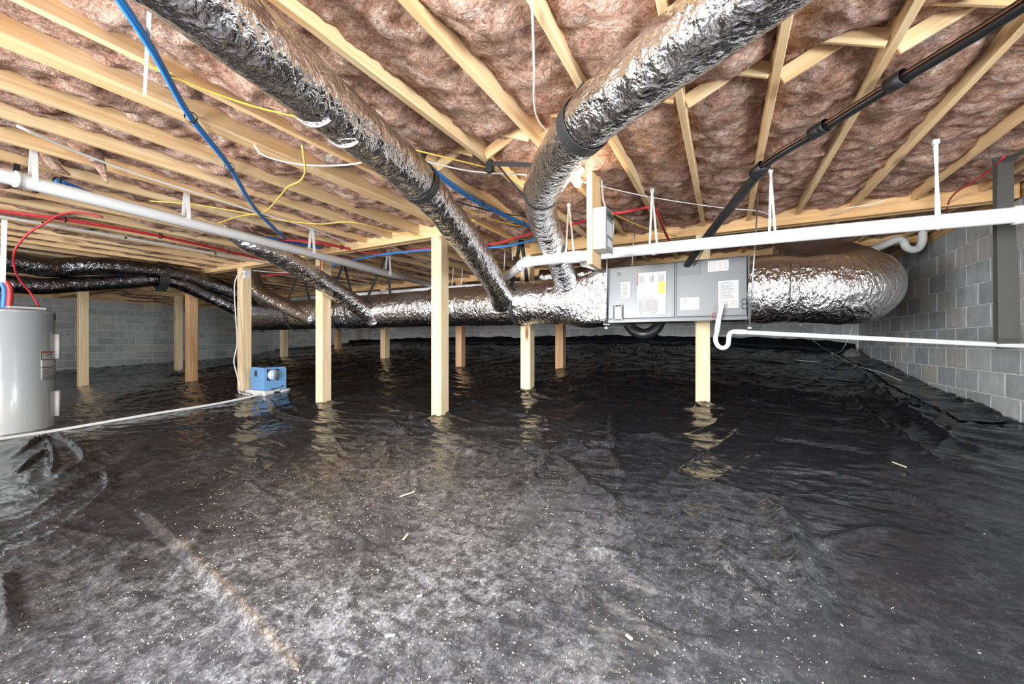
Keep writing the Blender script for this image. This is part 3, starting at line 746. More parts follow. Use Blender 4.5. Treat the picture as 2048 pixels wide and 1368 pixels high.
# ------------------------------------------------------------------ air handler
def PX(x, y): return at_y(x, y, AY0)
ah = thing('air_handler', 'grey horizontal air handler with labels hung between the silver ducts', 'air handler', ((AX0 + AX1) / 2, (AY0 + AY1) / 2, AZ0))
g = G(); g.box((AX0, AY0 + .006, AZ0), (AX1, AY1, AZ1), 0, .006); g.obj('cabinet', [M['cab']], ah)
XS = PX(1351, 600).x
def panel(name, x0, x1, z0, z1):
    g = G(); g.box((x0, AY0 - .006, z0), (x1, AY0 + .008, z1), 0, .006)
    e = .012
    for lo, hi in (((x0 + .02, z0 + .018), (x1 - .02, z0 + .018 + .004)), ((x0 + .02, z1 - .022), (x1 - .02, z1 - .018)), ((x0 + .02, z0 + .018), (x0 + .024, z1 - .018)), ((x1 - .024, z0 + .018), (x1 - .02, z1 - .018))):
        g.box((lo[0], AY0 - .009, lo[1]), (hi[0], AY0 - .005, hi[1]), 0)
    return g.obj(name, [M['cab2']], ah)
panel('blower_panel', AX0 + .008, XS - .006, AZ0 + .03, AZ1 - .006)
panel('coil_panel', XS + .006, AX1 - .006, AZ0 + .03, AZ1 - .006)
def crop6(c, r): return 1180 + c * .166, 500 + r * .166
def plate(name, c0, r0, c1, r1, m, y=AY0 - .0105, th=.003, prints=()):
    a, b = PX(*crop6(c0, (r0 + r1) / 2)), PX(*crop6(c1, (r0 + r1) / 2)); zt, zb_ = PX(*crop6((c0 + c1) / 2, r0)).z, PX(*crop6((c0 + c1) / 2, r1)).z
    g = G(); g.box((a.x, y - th, zb_), (b.x, y + .001, zt), 0); o = g.obj(name, [m], ah)
    if prints:
        g = G(); mats = []
        for (u0, v0, u1, v1, mm) in prints:
            if mm not in mats: mats.append(mm)
            X0, X1 = a.x + (b.x - a.x) * u0, a.x + (b.x - a.x) * u1; Z0, Z1 = zt + (zb_ - zt) * v1, zt + (zb_ - zt) * v0
            g.box((X0, y - th - .0008, Z0), (X1, y - th, Z1), mats.index(mm))
        g.obj('printing', [M[k] for k in mats], o)['kind'] = 'stuff'
    return o
def textlines(u0, u1, v0, v1, n, m='grey_ink', vert=False, seed=1):
    r = random.Random(seed); out = []
    for k in range(n):
        e = r.uniform(.65, 1.0)
        if vert: u = u0 + (u1 - u0) * (k + .2) / n; out.append((u, v1 - (v1 - v0) * e, u + (u1 - u0) / n * .45, v1, m))
        else: v = v0 + (v1 - v0) * (k + .2) / n; out.append((u0, v, u0 + (u1 - u0) * e, v + (v1 - v0) / n * .45, m))
    return out
plate('paper_label', 375, 390, 490, 585, M['label'], prints=textlines(.12, .88, .1, .9, 10, seed=3))
big = [(.0, 0, .03, .30, 'red_ink'), (.0, .27, .38, .53, 'paleyel'), (.38, .30, .74, .5, 'label'), (.74, .24, .97, .52, 'yel_ink')]
for u0 in (.05, .40, .74): big += textlines(u0 + .02, u0 + .20, .05, .24, 7, 'grey_ink', True, int(u0 * 100))
big += [(.54, .02, .55, .28, 'grey_ink'), (.74, .02, .75, .25, 'grey_ink'), (.25, .57, .27, .98, 'grey_ink'), (.49, .57, .515, .98, 'brown_ink'), (.1, .955, .16, .975, 'ink'), (.55, .955, .6, .975, 'ink'), (.86, .80, .95, .85, 'paleyel'), (.86, .90, .95, .94, 'paleyel')]
for u0 in (.04, .29, .54): big += textlines(u0, u0 + .18, .58, .94, 12, 'grey_ink', True, int(u0 * 100) + 7)
plate('warning_label', 572, 270, 920, 775, M['label'], prints=big)
o = plate('sight_frame', 283, 665, 403, 848, M['ink'], th=.006); plate('sight_window', 305, 690, 382, 830, M['steel'], y=AY0 - .0165, th=.003)
for c_, r_ in ((300, 680), (388, 678), (292, 840), (394, 836)): plate('screw', c_ - 7, r_ - 7, c_ + 7, r_ + 7, M['label'], y=AY0 - .0165, th=.003)
st_ = []
for k, mm in enumerate(('grey_ink', 'brown_ink', 'grey_ink', 'brown_ink', 'brown_ink', 'red_ink', 'brown_ink', 'brown_ink', 'grey_ink')): st_.append((.08 + k * .1, .1, .08 + k * .1 + .022, .92, mm))
plate('barcode_label', 1420, 130, 1670, 258, M['label'], prints=st_)
pr = textlines(.1, .9, .06, .66, 14, 'grey_ink', seed=9)
for k, mm in enumerate(('brown_ink', 'grey_ink', 'brown_ink', 'grey_ink', 'brown_ink', 'brown_ink', 'grey_ink', 'brown_ink')): pr.append((.1 + k * .11, .72, .1 + k * .11 + .03, .97, mm))
plate('rating_label', 1545, 370, 1790, 700, M['label'], prints=pr)
plate('blank_label', 1085, 575, 1320, 722, M['label'], prints=[(.24, .15, .30, .25, 'grey_ink'), (.22, .28, .28, .4, 'grey_ink')])
plate('line_set_plate', 1050, 160, 1330, 300, M['cab'], th=.004)
c0 = PX(*crop6(353, 293)); g = G(); g.tube([c0 + Vector((0, -.008, 0)), c0 + Vector((0, -.022, 0))], .014, 16); g.obj('knob', [M['steel']], ah, True)
for (c_, r_, m_, nm) in ((1500, 790, 'redpex', 'drain_port'), (1862, 622, 'blackp', 'drain_plug'), (1862, 682, 'blackp', 'drain_plug')):
    q = PX(*crop6(c_, r_)); g = G(); g.tube(ringpts(q + Vector((0, -.012, 0)), (0, 1, 0), .021, 0, 360, 20), .003, 6); g.obj(nm, [M[m_]], ah, True)
g = G(); z0 = AZ0; g.box((AX0, AY0 - .012, z0 - .008), (AX1, AY0 + .03, z0 + .026), 0, .003); g.obj('bottom_rail', [M['cab']], ah)
# suspension rods and support angle
for px_, ptop, lab in ((1213, (1222, 445), 'thin grey threaded rod at the left corner of the air handler'), (1499, (1517, 362), 'thin grey threaded rod at the right corner of the air handler')):
    b_ = at_y(px_, 655, AY0 - .03); tp = Vector((b_.x + (.06 if px_ > 1400 else .02), b_.y - .05, HJ + .02)); t = thing('hanger_rod', lab, 'rod', tuple(b_))
    tube('rod', [b_ - Vector((0, 0, .01)), tp], .006, M['steel'], t, 8, straight=True); g = G(); g.box(b_ - Vector((.014, .014, .012)), b_ + Vector((.014, .014, .004)), 0, .002); g.obj('nut', [M['steel']], t)
p_, q_ = at_y(1213, 650, 3.95), at_y(1268, 656, 4.5)
g = G(); ribbon(g, [Vector((p_.x, p_.y, AZ0 - .02)), Vector((q_.x, q_.y, AZ0 - .02))], .06, (1, 0, 0), .004); ribbon(g, [Vector((p_.x - .03, p_.y, AZ0 - .005)), Vector((q_.x - .03, q_.y, AZ0 - .005))], .03, (0, 0, 1), .004)
tag(g.obj('support_angle', [M['steel']]), 'grey steel angle under the left end of the air handler', 'bracket')

# ------------------------------------------------------------------ pipes
def pipe(name, label, pts, r, m=None, cat='pipe', fit=(), step=.03, n=20, straight=True):
    c = Vector(pts[0]); t = thing(name, label, cat, tuple(c))
    tube('pipe_run', pts, r, m or M['pvc'], t, n, step, straight=straight)
    for (a, b) in fit: tube('coupling', [a, b], r * 1.16, m or M['pvc'], t, n, straight=True)
    return t
LP0, LP1 = at_x(-160, 312, -4.0), at_x(866, 568.5, -4.0); LP0 = Vector((-4.0, -.6, 1.075)); A0 = at_x(0, 350, -4.0); LP1 = Vector((-4.0, 4.86, .905))
pipe('drain_pipe', 'long white drain pipe hung under the joists on the left', [LP0, A0, LP1], .0455, fit=[(at_x(27, 357, -4.0), at_x(41, 360.5, -4.0))])
RZ = lambda x: at_y(x, {2200: 413, 2000: 433, 1680: 461.5, 1300: 498, 1080: 521, 1055: 524}[x], 3.36)
e0 = RZ(1055)
pipe('drain_pipe', 'long white drain pipe crossing in front of the air handler to the right wall', [RZ(2200), RZ(2000), RZ(1680), RZ(1300), RZ(1080), e0, e0 + Vector((-.05, .04, -.002)), Vector((-2.24, 4.0, .752)), Vector((-2.95, 4.86, .80))], .0455,
     fit=[(at_y(2027, 431, 3.36), at_y(2050, 428.5, 3.36)), (at_y(1128, 516, 3.36), at_y(1160, 513, 3.36)), (at_y(1050, 524.5, 3.36), at_y(1064, 523, 3.36)), (e0 + Vector((-.10, .09, -.002)), e0 + Vector((-.14, .13, -.003)))])
pipe('drain_pipe', 'white drain pipe lying behind the trunk duct', [Vector((-7.5, 4.86, .86)), at_y(722, 590, 4.86), at_y(863, 580, 4.86), at_y(1000, 571, 4.86), Vector((-1.6, 4.86, .79))], .045, fit=[(at_y(932, 576, 4.86), at_y(936, 575.7, 4.86))])
q0, q1 = at_y(1168, 526, 3.62), at_y(1212, 543, 4.55)
pipe('pipe_stub', 'capped white pipe stub below the wooden board with the switch box', [q0, q1], .032, fit=[(q0, q0 + (q1 - q0) * .05)])
dr = [(1444, 607), (1441, 622), (1437, 640), (1434, 662), (1431, 680), (1436.5, 692), (1446, 696), (1455, 691), (1457.5, 677), (1459, 668), (1466, 663.5), (1480, 664)]
D = [at_y(x, y, 3.84) for x, y in dr]
t = thing('condensate_drain', 'thin white condensate pipe with a trap running to the right wall', 'pipe', tuple(D[0]))
tube('trap', D, .0185, M['pvc'], t, 16, .012); tube('pipe_run', [D[-1], at_y(2120, 695.6, 3.84)], .0172, M['pvc'], t, 16, straight=True)
for a, b in ((D[2], D[3]), (D[-2] + Vector((.02, 0, 0)), D[-1] + Vector((.05, 0, -.002)))): tube('coupling', [a, b], .021, M['pvc'], t, 16, straight=True)
g = G()
for px_ in (1505, 1545, 1612, 1660, 1745, 1785, 1890, 1930):
    a = at_y(px_, 664 + (px_ - 1480) * .0494, 3.84); g.box(a + Vector((-.02, -.0182, .003)), a + Vector((.02, -.0165, .006)))
g.obj('printing', [M['grey_ink']], t)['kind'] = 'stuff'
pt = [(1846, 440), (1845, 470), (1843, 487), (1834, 498), (1822, 499), (1812, 494), (1806, 483), (1797, 479), (1775, 487), (1745, 500)]
pipe('trap_pipe', 'white trap bend hanging under the rim by the right block wall', [at_d(x, y, 4.4 - (k > 6) * .0) for k, (x, y) in enumerate(pt)], .038, straight=False, step=.02)
fp = [drop(-40, 892, .02), drop(100, 866, .018), drop(300, 833, .018), drop(450, 807, .018), drop(563, 784, .04)]
pipe('floor_pipe', 'thin white pipe lying on the black liner from the dehumidifier past the heater', fp, .0165, straight=False, step=.05)

def hanger(label, top, c, d, r=.047, wd=.028, spread=.05, m='pvc'):
    """a strap pair from the joist down and under the pipe"""
    t = thing('pipe_hanger', label, 'hanger', tuple(c)); d = Vector(d); g = G(); top = Vector(top); c = Vector(c)
    side = d.cross(Vector((0, 0, 1))).normalized(); u = [top + side * .012]
    u += [c + side * (r * math.cos(a)) - Vector((0, 0, r * math.sin(a))) for a in np.linspace(-.2, math.pi + .2, 18)] + [top - side * .012]
    if abs(d.x) > .5:
        wd = .015; n_ = len(u); u = [p + d * spread * .5 * ((k / (n_ - 1) - .5) * 2) * (0 if k in (0, n_ - 1) else 1) for k, p in enumerate(u)]
    ribbon(g, u, wd, d, .003); g.obj('loop', [M[m]], t)
    g = G(); g.box(top - Vector((.015, .015, .0)), top + Vector((.015, .015, .03)), 0, .003); g.obj('fixing_plate', [M[m]], t); return t
for (px_, py, tx, ty, lab) in ((66, 360, 66, 287, 'white strap hanger nearest the left edge on the left drain pipe'), (372, 432, 374, 372, 'white strap hanger second along the left drain pipe'),
                              (623, 503, 624, 452, 'white strap hanger beside the junction box post'), (776, 546, 775, 494, 'white strap hanger just left of the tall middle post')):
    c = at_x(px_, py, -4.0); tp = Vector((c.x + .01, c.y, HJ + .07)); hanger(lab, tp, c, (0, 1, 0))
for (px_, ty, lab) in ((1307, 498, 'white strap hanger on the right drain pipe beside the switch box'), (1545, 474, 'white strap hanger on the right drain pipe below the black line set'), (1876, 444, 'white strap hanger with wide legs near the right block wall'), (1140, 515, 'white strap hanger on the right drain pipe crossing the silver duct')):
    c = at_y(px_, ty, 3.36); hanger(lab, c + Vector((-.01, .0, HJ - c.z - .01)), c, (1, 0, 0))
s0, s1 = at_z(301, -20, 1.20), at_z(289, 190, 1.205); g = G(); ribbon(g, [s0, s1], .022, (1, .3, 0), .002)
tag(g.obj('loose_strap', [M['white']]), 'loose white strap hanging below the joists at the top left', 'strap')
g = G(); a, b = at_z(14, 285, 1.25), at_x(8, 345, -4.0); a = Vector((b.x - .25, b.y + .1, HJ)); ribbon(g, [a, b + Vector((-.2, .08, -.02))], .03, (0, 1, 0), .002)
tag(g.obj('loose_strap', [M['strap']]), 'black perforated strap behind the left drain pipe at the left edge', 'strap')
# big black strap on the right holding the condensate pipe
cs = at_y(2014, 690, 3.84); zt = HJ + .02; g = G(); X0 = cs.x
ribbon(g, [Vector((X0 + .16, 3.80, zt + .0)), Vector((X0 + .02, 3.84, zt - .02)), Vector((X0 - .015, 3.82, zt - .06)), Vector((X0 - .02, 3.81, .9)), Vector((X0 - .005, 3.815, .4)), Vector((X0, 3.815, .03)), Vector((X0, 3.84, -.04)), Vector((X0, 3.865, .03)), Vector((X0 - .01, 3.87, zt))], [.09, .08, .075, .08, .10, .105, .105, .105, .09], (1, .08, 0), .003)
tag(g.obj('hanging_strap', [M['strap2']]), 'wide black strap hanging by the right block wall round the condensate pipe', 'strap')

# ------------------------------------------------------------------ refrigerant line set
LS = [at_z(2130, -45, 1.16), at_z(2048, 12, 1.165), at_z(1800, 163, 1.165), at_z(1640, 262, 1.16), at_z(1530, 332, 1.13), at_d(1470, 402, 2.85), at_d(1420, 465, 3.2), at_d(1372, 531, 3.58)]
ls = thing('line_set', 'black insulated refrigerant lines with copper tube from the top right to the air handler', 'pipe', tuple(LS[2]))
tube('insulated_line', LS, .021, M['blackp'], ls, 16, .04)
tube('copper_line', [p + Vector((-.026, -.008, .006)) for p in LS[:5]] + [p + Vector((.05, -.01, .01)) for p in LS[5:-1]] + [at_y(1386, 534, 3.915)], .004, M['copper'], ls, 8, .04)
tube('control_cable', [p + Vector((-.022, .0, .016)) for p in LS[:5]] + [p + Vector((.02, .0, .02)) for p in LS[5:]], .007, M['zip'], ls, 8, .04)
for (x, y, w_) in ((1785, 172, .07), (1632, 266, .07), (1530, 332, .09), (1640, 256, .03)):
    q = at_z(x, y, 1.155); P = smooth_path(LS, .04); i = near(P, q); g = G(); band(g, P[i] + Vector((-.012, 0, .004)), dirat(P, i), .033, w_, 0, 18, .003); g.obj('tape_wrap', [M['zip']], ls, True)
P = smooth_path(LS[4:], .03); tube('taped_section', [p + Vector((.008, 0, .004)) for p in P], np.interp(np.linspace(0, 1, len(P)), [0, .2, .5, .8, 1], [.028, .033, .030, .036, .026]), M['blackp'], ls, 16, straight=True, wr=crinkle(.10, .05, 3))

# ------------------------------------------------------------------ water lines and cables
def line(name, label, px, z, r, m, cat='cable', pair=None, ties=(), step=.06, depth=None):
    pts = [at_d(x, y, q) if depth else at_z(x, y, q) for (x, y), q in zip(px, z if isinstance(z, (list, tuple)) else [z] * len(px))]
    if pair is None and not ties: return tag(tube(name, pts, r, M[m], None, 8, step), label, cat)
    t = thing(name, label, cat, tuple(pts[0])); o = Vector(pair or (0, 0, 0))
    tube('tube', pts, r, M[m], t, 10, step)
    if pair: tube('tube', [p + o for p in pts], r, M[m], t, 10, step)
    P = smooth_path(pts, .05)
    for (x, y) in ties:
        q = at_z(x, y, pts[0].z); i = min(range(len(P)), key=lambda k: (P[k].normalized() - ray(x, y).normalized()).length); g = G(); band(g, P[i] + o / 2, dirat(P, i), r + o.length / 2 + .003, .012, 0, 12, .003); g.obj('cable_tie', [M['zip']], t, True)
    return t
line('water_line', 'bright blue pair of water tubes crossing the joists at the top left', [(200, -50), (237, 0), (305, 105), (375, 228), (455, 330), (510, 418), (572, 480)], 1.19, .0115, 'bluepex', 'pipe', (.022, -.008, .004), ((381, 236), (456, 334)))
line('water_line', 'dark blue water tubes beside the left drain pipe', [(110, 362), (200, 395), (330, 437), (450, 462), (560, 481), (640, 497)], 1.185, .011, 'bluepex', 'pipe', (.0, .02, .012), ((104, 358), (520, 475)))
line('water_line', 'blue water tubes running from the left silver duct to the right silver duct', [(780, 278), (815, 303), (925, 388), (1000, 428), (1060, 455)], 1.19, .0115, 'bluepex', 'pipe', (.022, .0, .004), ((965, 395), (1045, 442)))
line('water_line', 'blue water tubes below the front girder between the two pale posts', [(640, 538), (700, 522), (760, 510), (830, 502), (868, 499)], 1.15, .011, 'bluepex', 'pipe', (.0, .025, .01))
line('water_line', 'blue water tubes between the two silver ducts below the joists', [(950, 495), (1000, 494), (1040, 487), (1085, 474)], 1.13, .011, 'bluepex', 'pipe', (.0, .025, .01))
line('water_line', 'red pair of water tubes along the left joists above the heater', [(-60, 414), (0, 423), (130, 440), (320, 473), (530, 521)], 1.195, .0115, 'redpex', 'pipe', (.025, .0, .004), ((134, 442), (320, 474), (455, 503)))
line('water_line', 'red water tubes below the front girder beside the junction box post', [(560, 480), (640, 486), (690, 497), (760, 508), (830, 500), (868, 496)], 1.17, .010, 'redpex', 'pipe', (.0, .025, .01), ((678, 496),))
line('water_line', 'red water tubes between the two silver ducts', [(955, 492), (1000, 485), (1045, 472), (1085, 462)], 1.16, .012, 'redpex', 'pipe', (.0, .03, .01), ((980, 486),))
line('water_line', 'short red tube left of the switch box board', [(1135, 452), (1160, 444), (1180, 438)], 1.15, .012, 'redpex', 'pipe')
line('water_line', 'red tube right of the switch box turning down behind the drain pipe', [(1225, 428), (1260, 422), (1303, 414), (1314, 424), (1325, 452), (1342, 490)], [1.15, 1.15, 1.15, 1.14, 1.13, 1.10], .013, 'redpex', 'pipe')
line('water_line', 'thin grey pipe along the left joists under the red tubes', [(-60, 424), (0, 433), (85, 447), (250, 475), (430, 507), (535, 527)], 1.165, .012, 'greypex', 'pipe', None, ((85, 447), (248, 475), (432, 507)))
line('water_line', 'thin white tube along the joists above the left drain pipe', [(35, 252), (140, 298), (280, 350), (400, 388), (520, 426), (620, 456), (690, 484), (730, 494), (775, 492), (820, 510), (866, 530)], [1.2] * 6 + [1.2, 1.2, 1.2, 1.2, 1.2], .008, 'whitec', 'pipe')
line('power_cable', 'yellow cable along the joists from the top left behind the left silver duct', [(283, 125), (400, 175), (505, 212), (620, 240), (760, 282), (850, 305), (978, 336)], 1.205, .0055, 'yellow')
line('power_cable', 'yellow cable sagging in a curl between the joists left of the silver duct', [(604, 290), (608, 318), (611, 340), (600, 362), (578, 372), (560, 392), (525, 425), (480, 432), (435, 447)], [1.22, 1.17, 1.15, 1.15, 1.16, 1.17, 1.19, 1.2, 1.2], .006, 'yellow')
line('power_cable', 'yellow cable along the joists over the junction box post', [(300, 402), (380, 408), (480, 424), (560, 440), (640, 448), (700, 444), (800, 466), (870, 474)], 1.195, .0055, 'yellow')
line('power_cable', 'yellow cable between the silver ducts, upper of two', [(885, 400), (950, 426), (1010, 446), (1065, 455)], 1.195, .0055, 'yellow')
line('power_cable', 'yellow cable between the silver ducts, lower of two', [(945, 440), (985, 458), (1020, 474), (1075, 483)], 1.18, .0055, 'yellow')
line('power_cable', 'yellow cable from the switch box to the right girder', [(1222, 425), (1262, 444), (1300, 459), (1345, 470), (1385, 484)], 1.15, .0055, 'yellow')
line('power_cable', 'white cable sweeping behind the left silver duct to the black bracket', [(508, 290), (520, 306), (535, 314), (600, 329), (690, 330), (770, 318), (840, 322), (940, 342), (1060, 350)], [1.21, 1.17, 1.16, 1.17, 1.19, 1.2, 1.19, 1.185, 1.19], .0058, 'whitec')
line('power_cable', 'white cable from the light bulb across to the black line set', [(1162, 363), (1200, 372), (1300, 394), (1440, 415), (1525, 424), (1545, 438)], [1.16, 1.17, 1.19, 1.2, 1.2, 1.2], .0045, 'whitec')
line('power_cable', 'white cable hanging from the insulation between two middle joists', [(1062, -20), (1065, 40), (1068, 150), (1068, 205), (1076, 240), (1100, 268)], [1.2, 1.2, 1.2, 1.2, 1.2, 1.21], .0045, 'whitec')
line('power_cable', 'thin red wire round the rim beam near the right wall', [(1893, 425), (1898, 402), (1912, 385), (1935, 370), (1975, 345), (2010, 312)], [1.13, 1.16, 1.17, 1.17, 1.18, 1.2], .006, 'redpex')
line('power_cable', 'thin white wire along the right girder', [(1640, 441), (1700, 415), (1740, 410), (1770, 400)], 1.17, .004, 'whitec')
line('power_cable', 'black cable between the silver ducts', [(895, 398), (950, 414), (1010, 428), (1055, 433)], 1.2, .006, 'zip')
line('power_cable', 'grey pair of cables running back from the outlet post', [(505, 541), (560, 545), (620, 543)], 1.05, .006, 'greypex')
line('power_cable', 'dark red bundled tubes behind the outlet post', [(523, 553), (560, 548), (600, 546), (628, 540)], 1.06, .010, 'redpex')
for k, (x0, y0, x1, y1, lab) in enumerate(((907, 536, 903, 580, 'thin white drop wire just right of the tall middle post, left of two'), (925, 538, 922, 576, 'thin white drop wire just right of the tall middle post, right of two'), (1012, 468, 1008, 540, 'thin white drop wire above the pipe elbow, left of two'), (1023, 470, 1025, 520, 'thin white drop wire above the pipe elbow, right of two'), (1268, 465, 1264, 535, 'thin grey drop rod behind the right drain pipe'))):
    Yw = 4.86 if k < 2 else 4.6
    tag(tube('drop_wire', [at_y(x0, y0, Yw), at_y(x1, y1, Yw)], .005, M['whitec'], None, 6, straight=True), lab, 'wire')
# wires on the floor by the right wall
w1 = [at_y(1600, 650, 4.5), at_d(1625, 680, 4.6), drop(1665, 712, .03), drop(1720, 742, .012), drop(1760, 752, .012), drop(1802, 764, .012)]
tag(tube('loose_wire', w1, .005, M['greypex'], None, 6, .05), 'thin grey wire dropping from the return duct to the right wall base', 'wire')
w2 = [at_d(1706, 648, 4.6), at_d(1695, 680, 4.6), drop(1665, 712, .012), drop(1630, 726, .012), drop(1592, 724, .012)]
tag(tube('loose_wire', w2, .005, M['greypex'], None, 6, .05), 'thin grey wire curling from the return duct onto the liner', 'wire')

# ------------------------------------------------------------------ bulb and switch box
LB = at_z(1155, 366, 1.125)
lb = thing('light_bulb', 'lit bare bulb in a white holder next to the hanging board', 'lamp', tuple(LB))
P = [LB + Vector((0, 0, z)) for z in (-.030, -.027, -.018, -.004, .012, .026, .038, .05)]
tube('bulb', P, [.003, .014, .024, .030, .029, .021, .015, .013], M['bulb'], lb, 20, straight=True)
tube('holder', [LB + Vector((0, 0, z)) for z in (.046, .052, .075, .076, .094)], [.02, .024, .026, .05, .05], M['white'], lb, 20, straight=True)
bl = bpy.data.lights.new('bulb_light', 'POINT'); bl.energy = 9; bl.color = (1, .86, .66); bl.shadow_soft_size = .035
bo = bpy.data.objects.new('bulb_light', bl); COL.objects.link(bo); bo.location = LB + Vector((0, 0, -.07))
b0 = at_d(1184, 528, 2.80); XB = b0.x; YB0 = b0.y; zb = b0.z
member_o = member('hanging_board', (XB - .019, YB0 + .1175, zb), (XB - .019, YB0 + .1175, HJ + .1), .038, .235, M['joist'], None, up=(0, 1, 0)); tag(member_o, 'wooden board hanging from a joist with the grey switch box on it', 'board')
sw = thing('switch_box', 'grey electrical disconnect box fixed to the hanging board', 'electrical box', (XB + .045, YB0 + .1, zb + .10))
zl, zh = zb + .105, zb + .395
g = G(); g.box((XB + .001, YB0 + .01, zl), (XB + .085, YB0 + .205, zh), 0, .004); g.obj('housing', [M['box']], sw)
g = G(); g.box((XB + .085, YB0 + .006, zl - .006), (XB + .098, YB0 + .209, zh + .004), 0, .003); d_ = g.obj('door', [M['boxdark']], sw)
g = G(); g.box((XB + .098, YB0 + .04, zl + .10), (XB + .101, YB0 + .175, zl + .20)); g.box((XB + .098, YB0 + .05, zl + .02), (XB + .101, YB0 + .165, zl + .075)); g.obj('label', [M['box']], d_)
g = G(); g.box((XB + .098, YB0 + .03, zl + .235), (XB + .108, YB0 + .185, zl + .262), 0, .003); g.obj('handle', [M['ink']], d_)
tube('conduit', [Vector((XB + .04, YB0 + .20, zl + .1)), Vector((XB + .07, YB0 + .25, zl + .12)), Vector((XB + .08, YB0 + .26, zl + .25)), Vector((XB + .02, YB0 + .24, zh + .1)), Vector((XB + .01, YB0 + .2, HJ))], .009, M['greypex'], sw, 10, .02)

# junction box on its post, outlet and cord
q = Vector((PJ.x - .035, Y1 - PW / 2, at_y(634, 549, Y1 - .07).z))
jb = thing('junction_box', 'small grey junction box on the pale post below the left drain pipe', 'electrical box', (q.x, q.y, q.z - .1))
g = G(); g.box((q.x - .085, q.y - .062, q.z - .095), (q.x + .055, q.y - .001, q.z + .10), 0, .006); g.obj('housing', [M['box']], jb)
g = G(); g.box((q.x - .09, q.y - .072, q.z - .10), (q.x + .06, q.y - .062, q.z + .105), 0, .004); g.obj('cover', [M['box']], jb)
g = G(); g.box((q.x - .02, q.y - .078, q.z + .03), (q.x + .02, q.y - .072, q.z + .05), 0, .002); g.obj('latch', [M['steel']], jb)
tube('cable', [Vector((q.x + .055, q.y - .02, q.z - .05)), Vector((PJ.x + .05, q.y - .015, q.z - .085)), Vector((PJ.x + .045, q.y - .01, q.z - .02)), Vector((PJ.x + .03, q.y - .01, q.z + .3)), Vector((PJ.x + .02, q.y - .01, 1.16))], .005, M['redpex'], jb, 8, .03)
xo = PO.x + PW / 2; zo = at_x(490, 549, xo).z
ob = thing('outlet', 'white outlet near the top of the yellowish post', 'outlet', (xo, Y1, zo - .06))
g = G(); g.box((xo + .001, Y1 - .06, zo - .058), (xo + .045, Y1 + .03, zo + .058), 0, .004); g.obj('box', [M['white']], ob)
g = G(); g.box((xo + .045, Y1 - .064, zo - .062), (xo + .051, Y1 + .034, zo + .062), 0, .003); g.obj('plate', [M['white']], ob)
cp = [Vector((xo + .045, Y1 - .03, zo)), Vector((xo + .03, Y1 - .11, zo + .005)), at_d(471, 560, 6.05), at_d(469, 590, 6.05), at_d(472, 640, 6.02), at_d(474, 690, 6.0), at_d(468, 722, 5.98), at_d(474, 750, 5.95), at_d(480, 772, 5.93), drop(479, 789, .01), drop(500, 790, .012)]
tag(tube('extension_lead', cp, .0085, M['whitec'], None, 10, .03), 'white cord hanging from the outlet post down to the dehumidifier', 'cord')

# ------------------------------------------------------------------ dehumidifier
dd_ = 4.8
while True:
    dc = at_d(528.5, 781.0, dd_)
    if dc.z - zmesh(dc.x, dc.y) < .070 or dd_ > 6.2: break
    dd_ += .01
DX, DY, DZ = dc.x, dc.y, dc.z
dh = thing('dehumidifier', 'light blue boxy dehumidifier with a round outlet on white blocks', 'dehumidifier', (DX - .17, DY + .17, DZ))
def rbox(g, lo, hi, r, m=0, axis=1, n=6):
    """box with the vertical outline (seen along 'axis') rounded at the top corners"""
    x0, y0, z0 = lo; x1, y1, z1 = hi; a0, a1, c0, c1 = (x0, x1, y0, y1) if axis == 1 else (y0, y1, x0, x1)
    out = [(a0, z0), (a1, z0)] + [(a1 - r + r * math.cos(t), z1 - r + r * math.sin(t)) for t in np.linspace(0, math.pi / 2, n)] + [(a0 + r + r * math.cos(t), z1 - r + r * math.sin(t)) for t in np.linspace(math.pi / 2, math.pi, n)]
    k = len(out); P3 = lambda a, z, c: (a, c, z) if axis == 1 else (c, a, z)
    v = [P3(a, z, c0) for a, z in out] + [P3(a, z, c1) for a, z in out]
    f = [list(range(k)), list(range(k, 2 * k))[::-1]] + [(i, (i + 1) % k, k + (i + 1) % k, k + i) for i in range(k)]
    g.add(v, f, m)
g = G(); rbox(g, (DX - .36, DY + .004, DZ), (DX - .004, DY + .336, DZ + .335), .03, 0, 0); g.obj('body', [M['dehum']], dh)
g = G(); rbox(g, (DX - .362, DY, DZ), (DX - .006, DY + .006, DZ + .34), .035, 0, 1); g.obj('front_panel', [M['dehum2']], dh)
g = G(); rbox(g, (DX - .006, DY - .002, DZ), (DX, DY + .338, DZ + .34), .035, 0, 0); g.obj('side_panel', [M['dehum']], dh)
g = G(); g.box((DX - .25, DY - .004, DZ + .20), (DX - .18, DY, DZ + .29), 0); g.obj('display', [M['ink']], dh)
g = G(); g.box((DX - .23, DY - .004, DZ + .075), (DX - .20, DY, DZ + .095), 0); g.obj('badge', [M['label']], dh)
oc = at_x(545.5, 749.5, DX + .004); g = G(); g.box((DX, oc.y - .088, oc.z - .085), (DX + .006, oc.y + .088, oc.z + .085), 0, .002); op = g.obj('outlet_plate', [M['navy']], dh)
g = G(); g.tube([Vector((DX + .005, oc.y, oc.z)), Vector((DX + .035, oc.y, oc.z)), Vector((DX + .036, oc.y, oc.z)), Vector((DX + .012, oc.y, oc.z))], [.082, .082, .070, .068], 28, 0, True); g.obj('outlet_collar', [M['glassy']], op, True)
g = G(); g.box((DX - .30, DY + .06, DZ + .335), (DX - .06, DY + .28, DZ + .352), 0, .004); g.obj('top_grille', [M['navy']], dh)
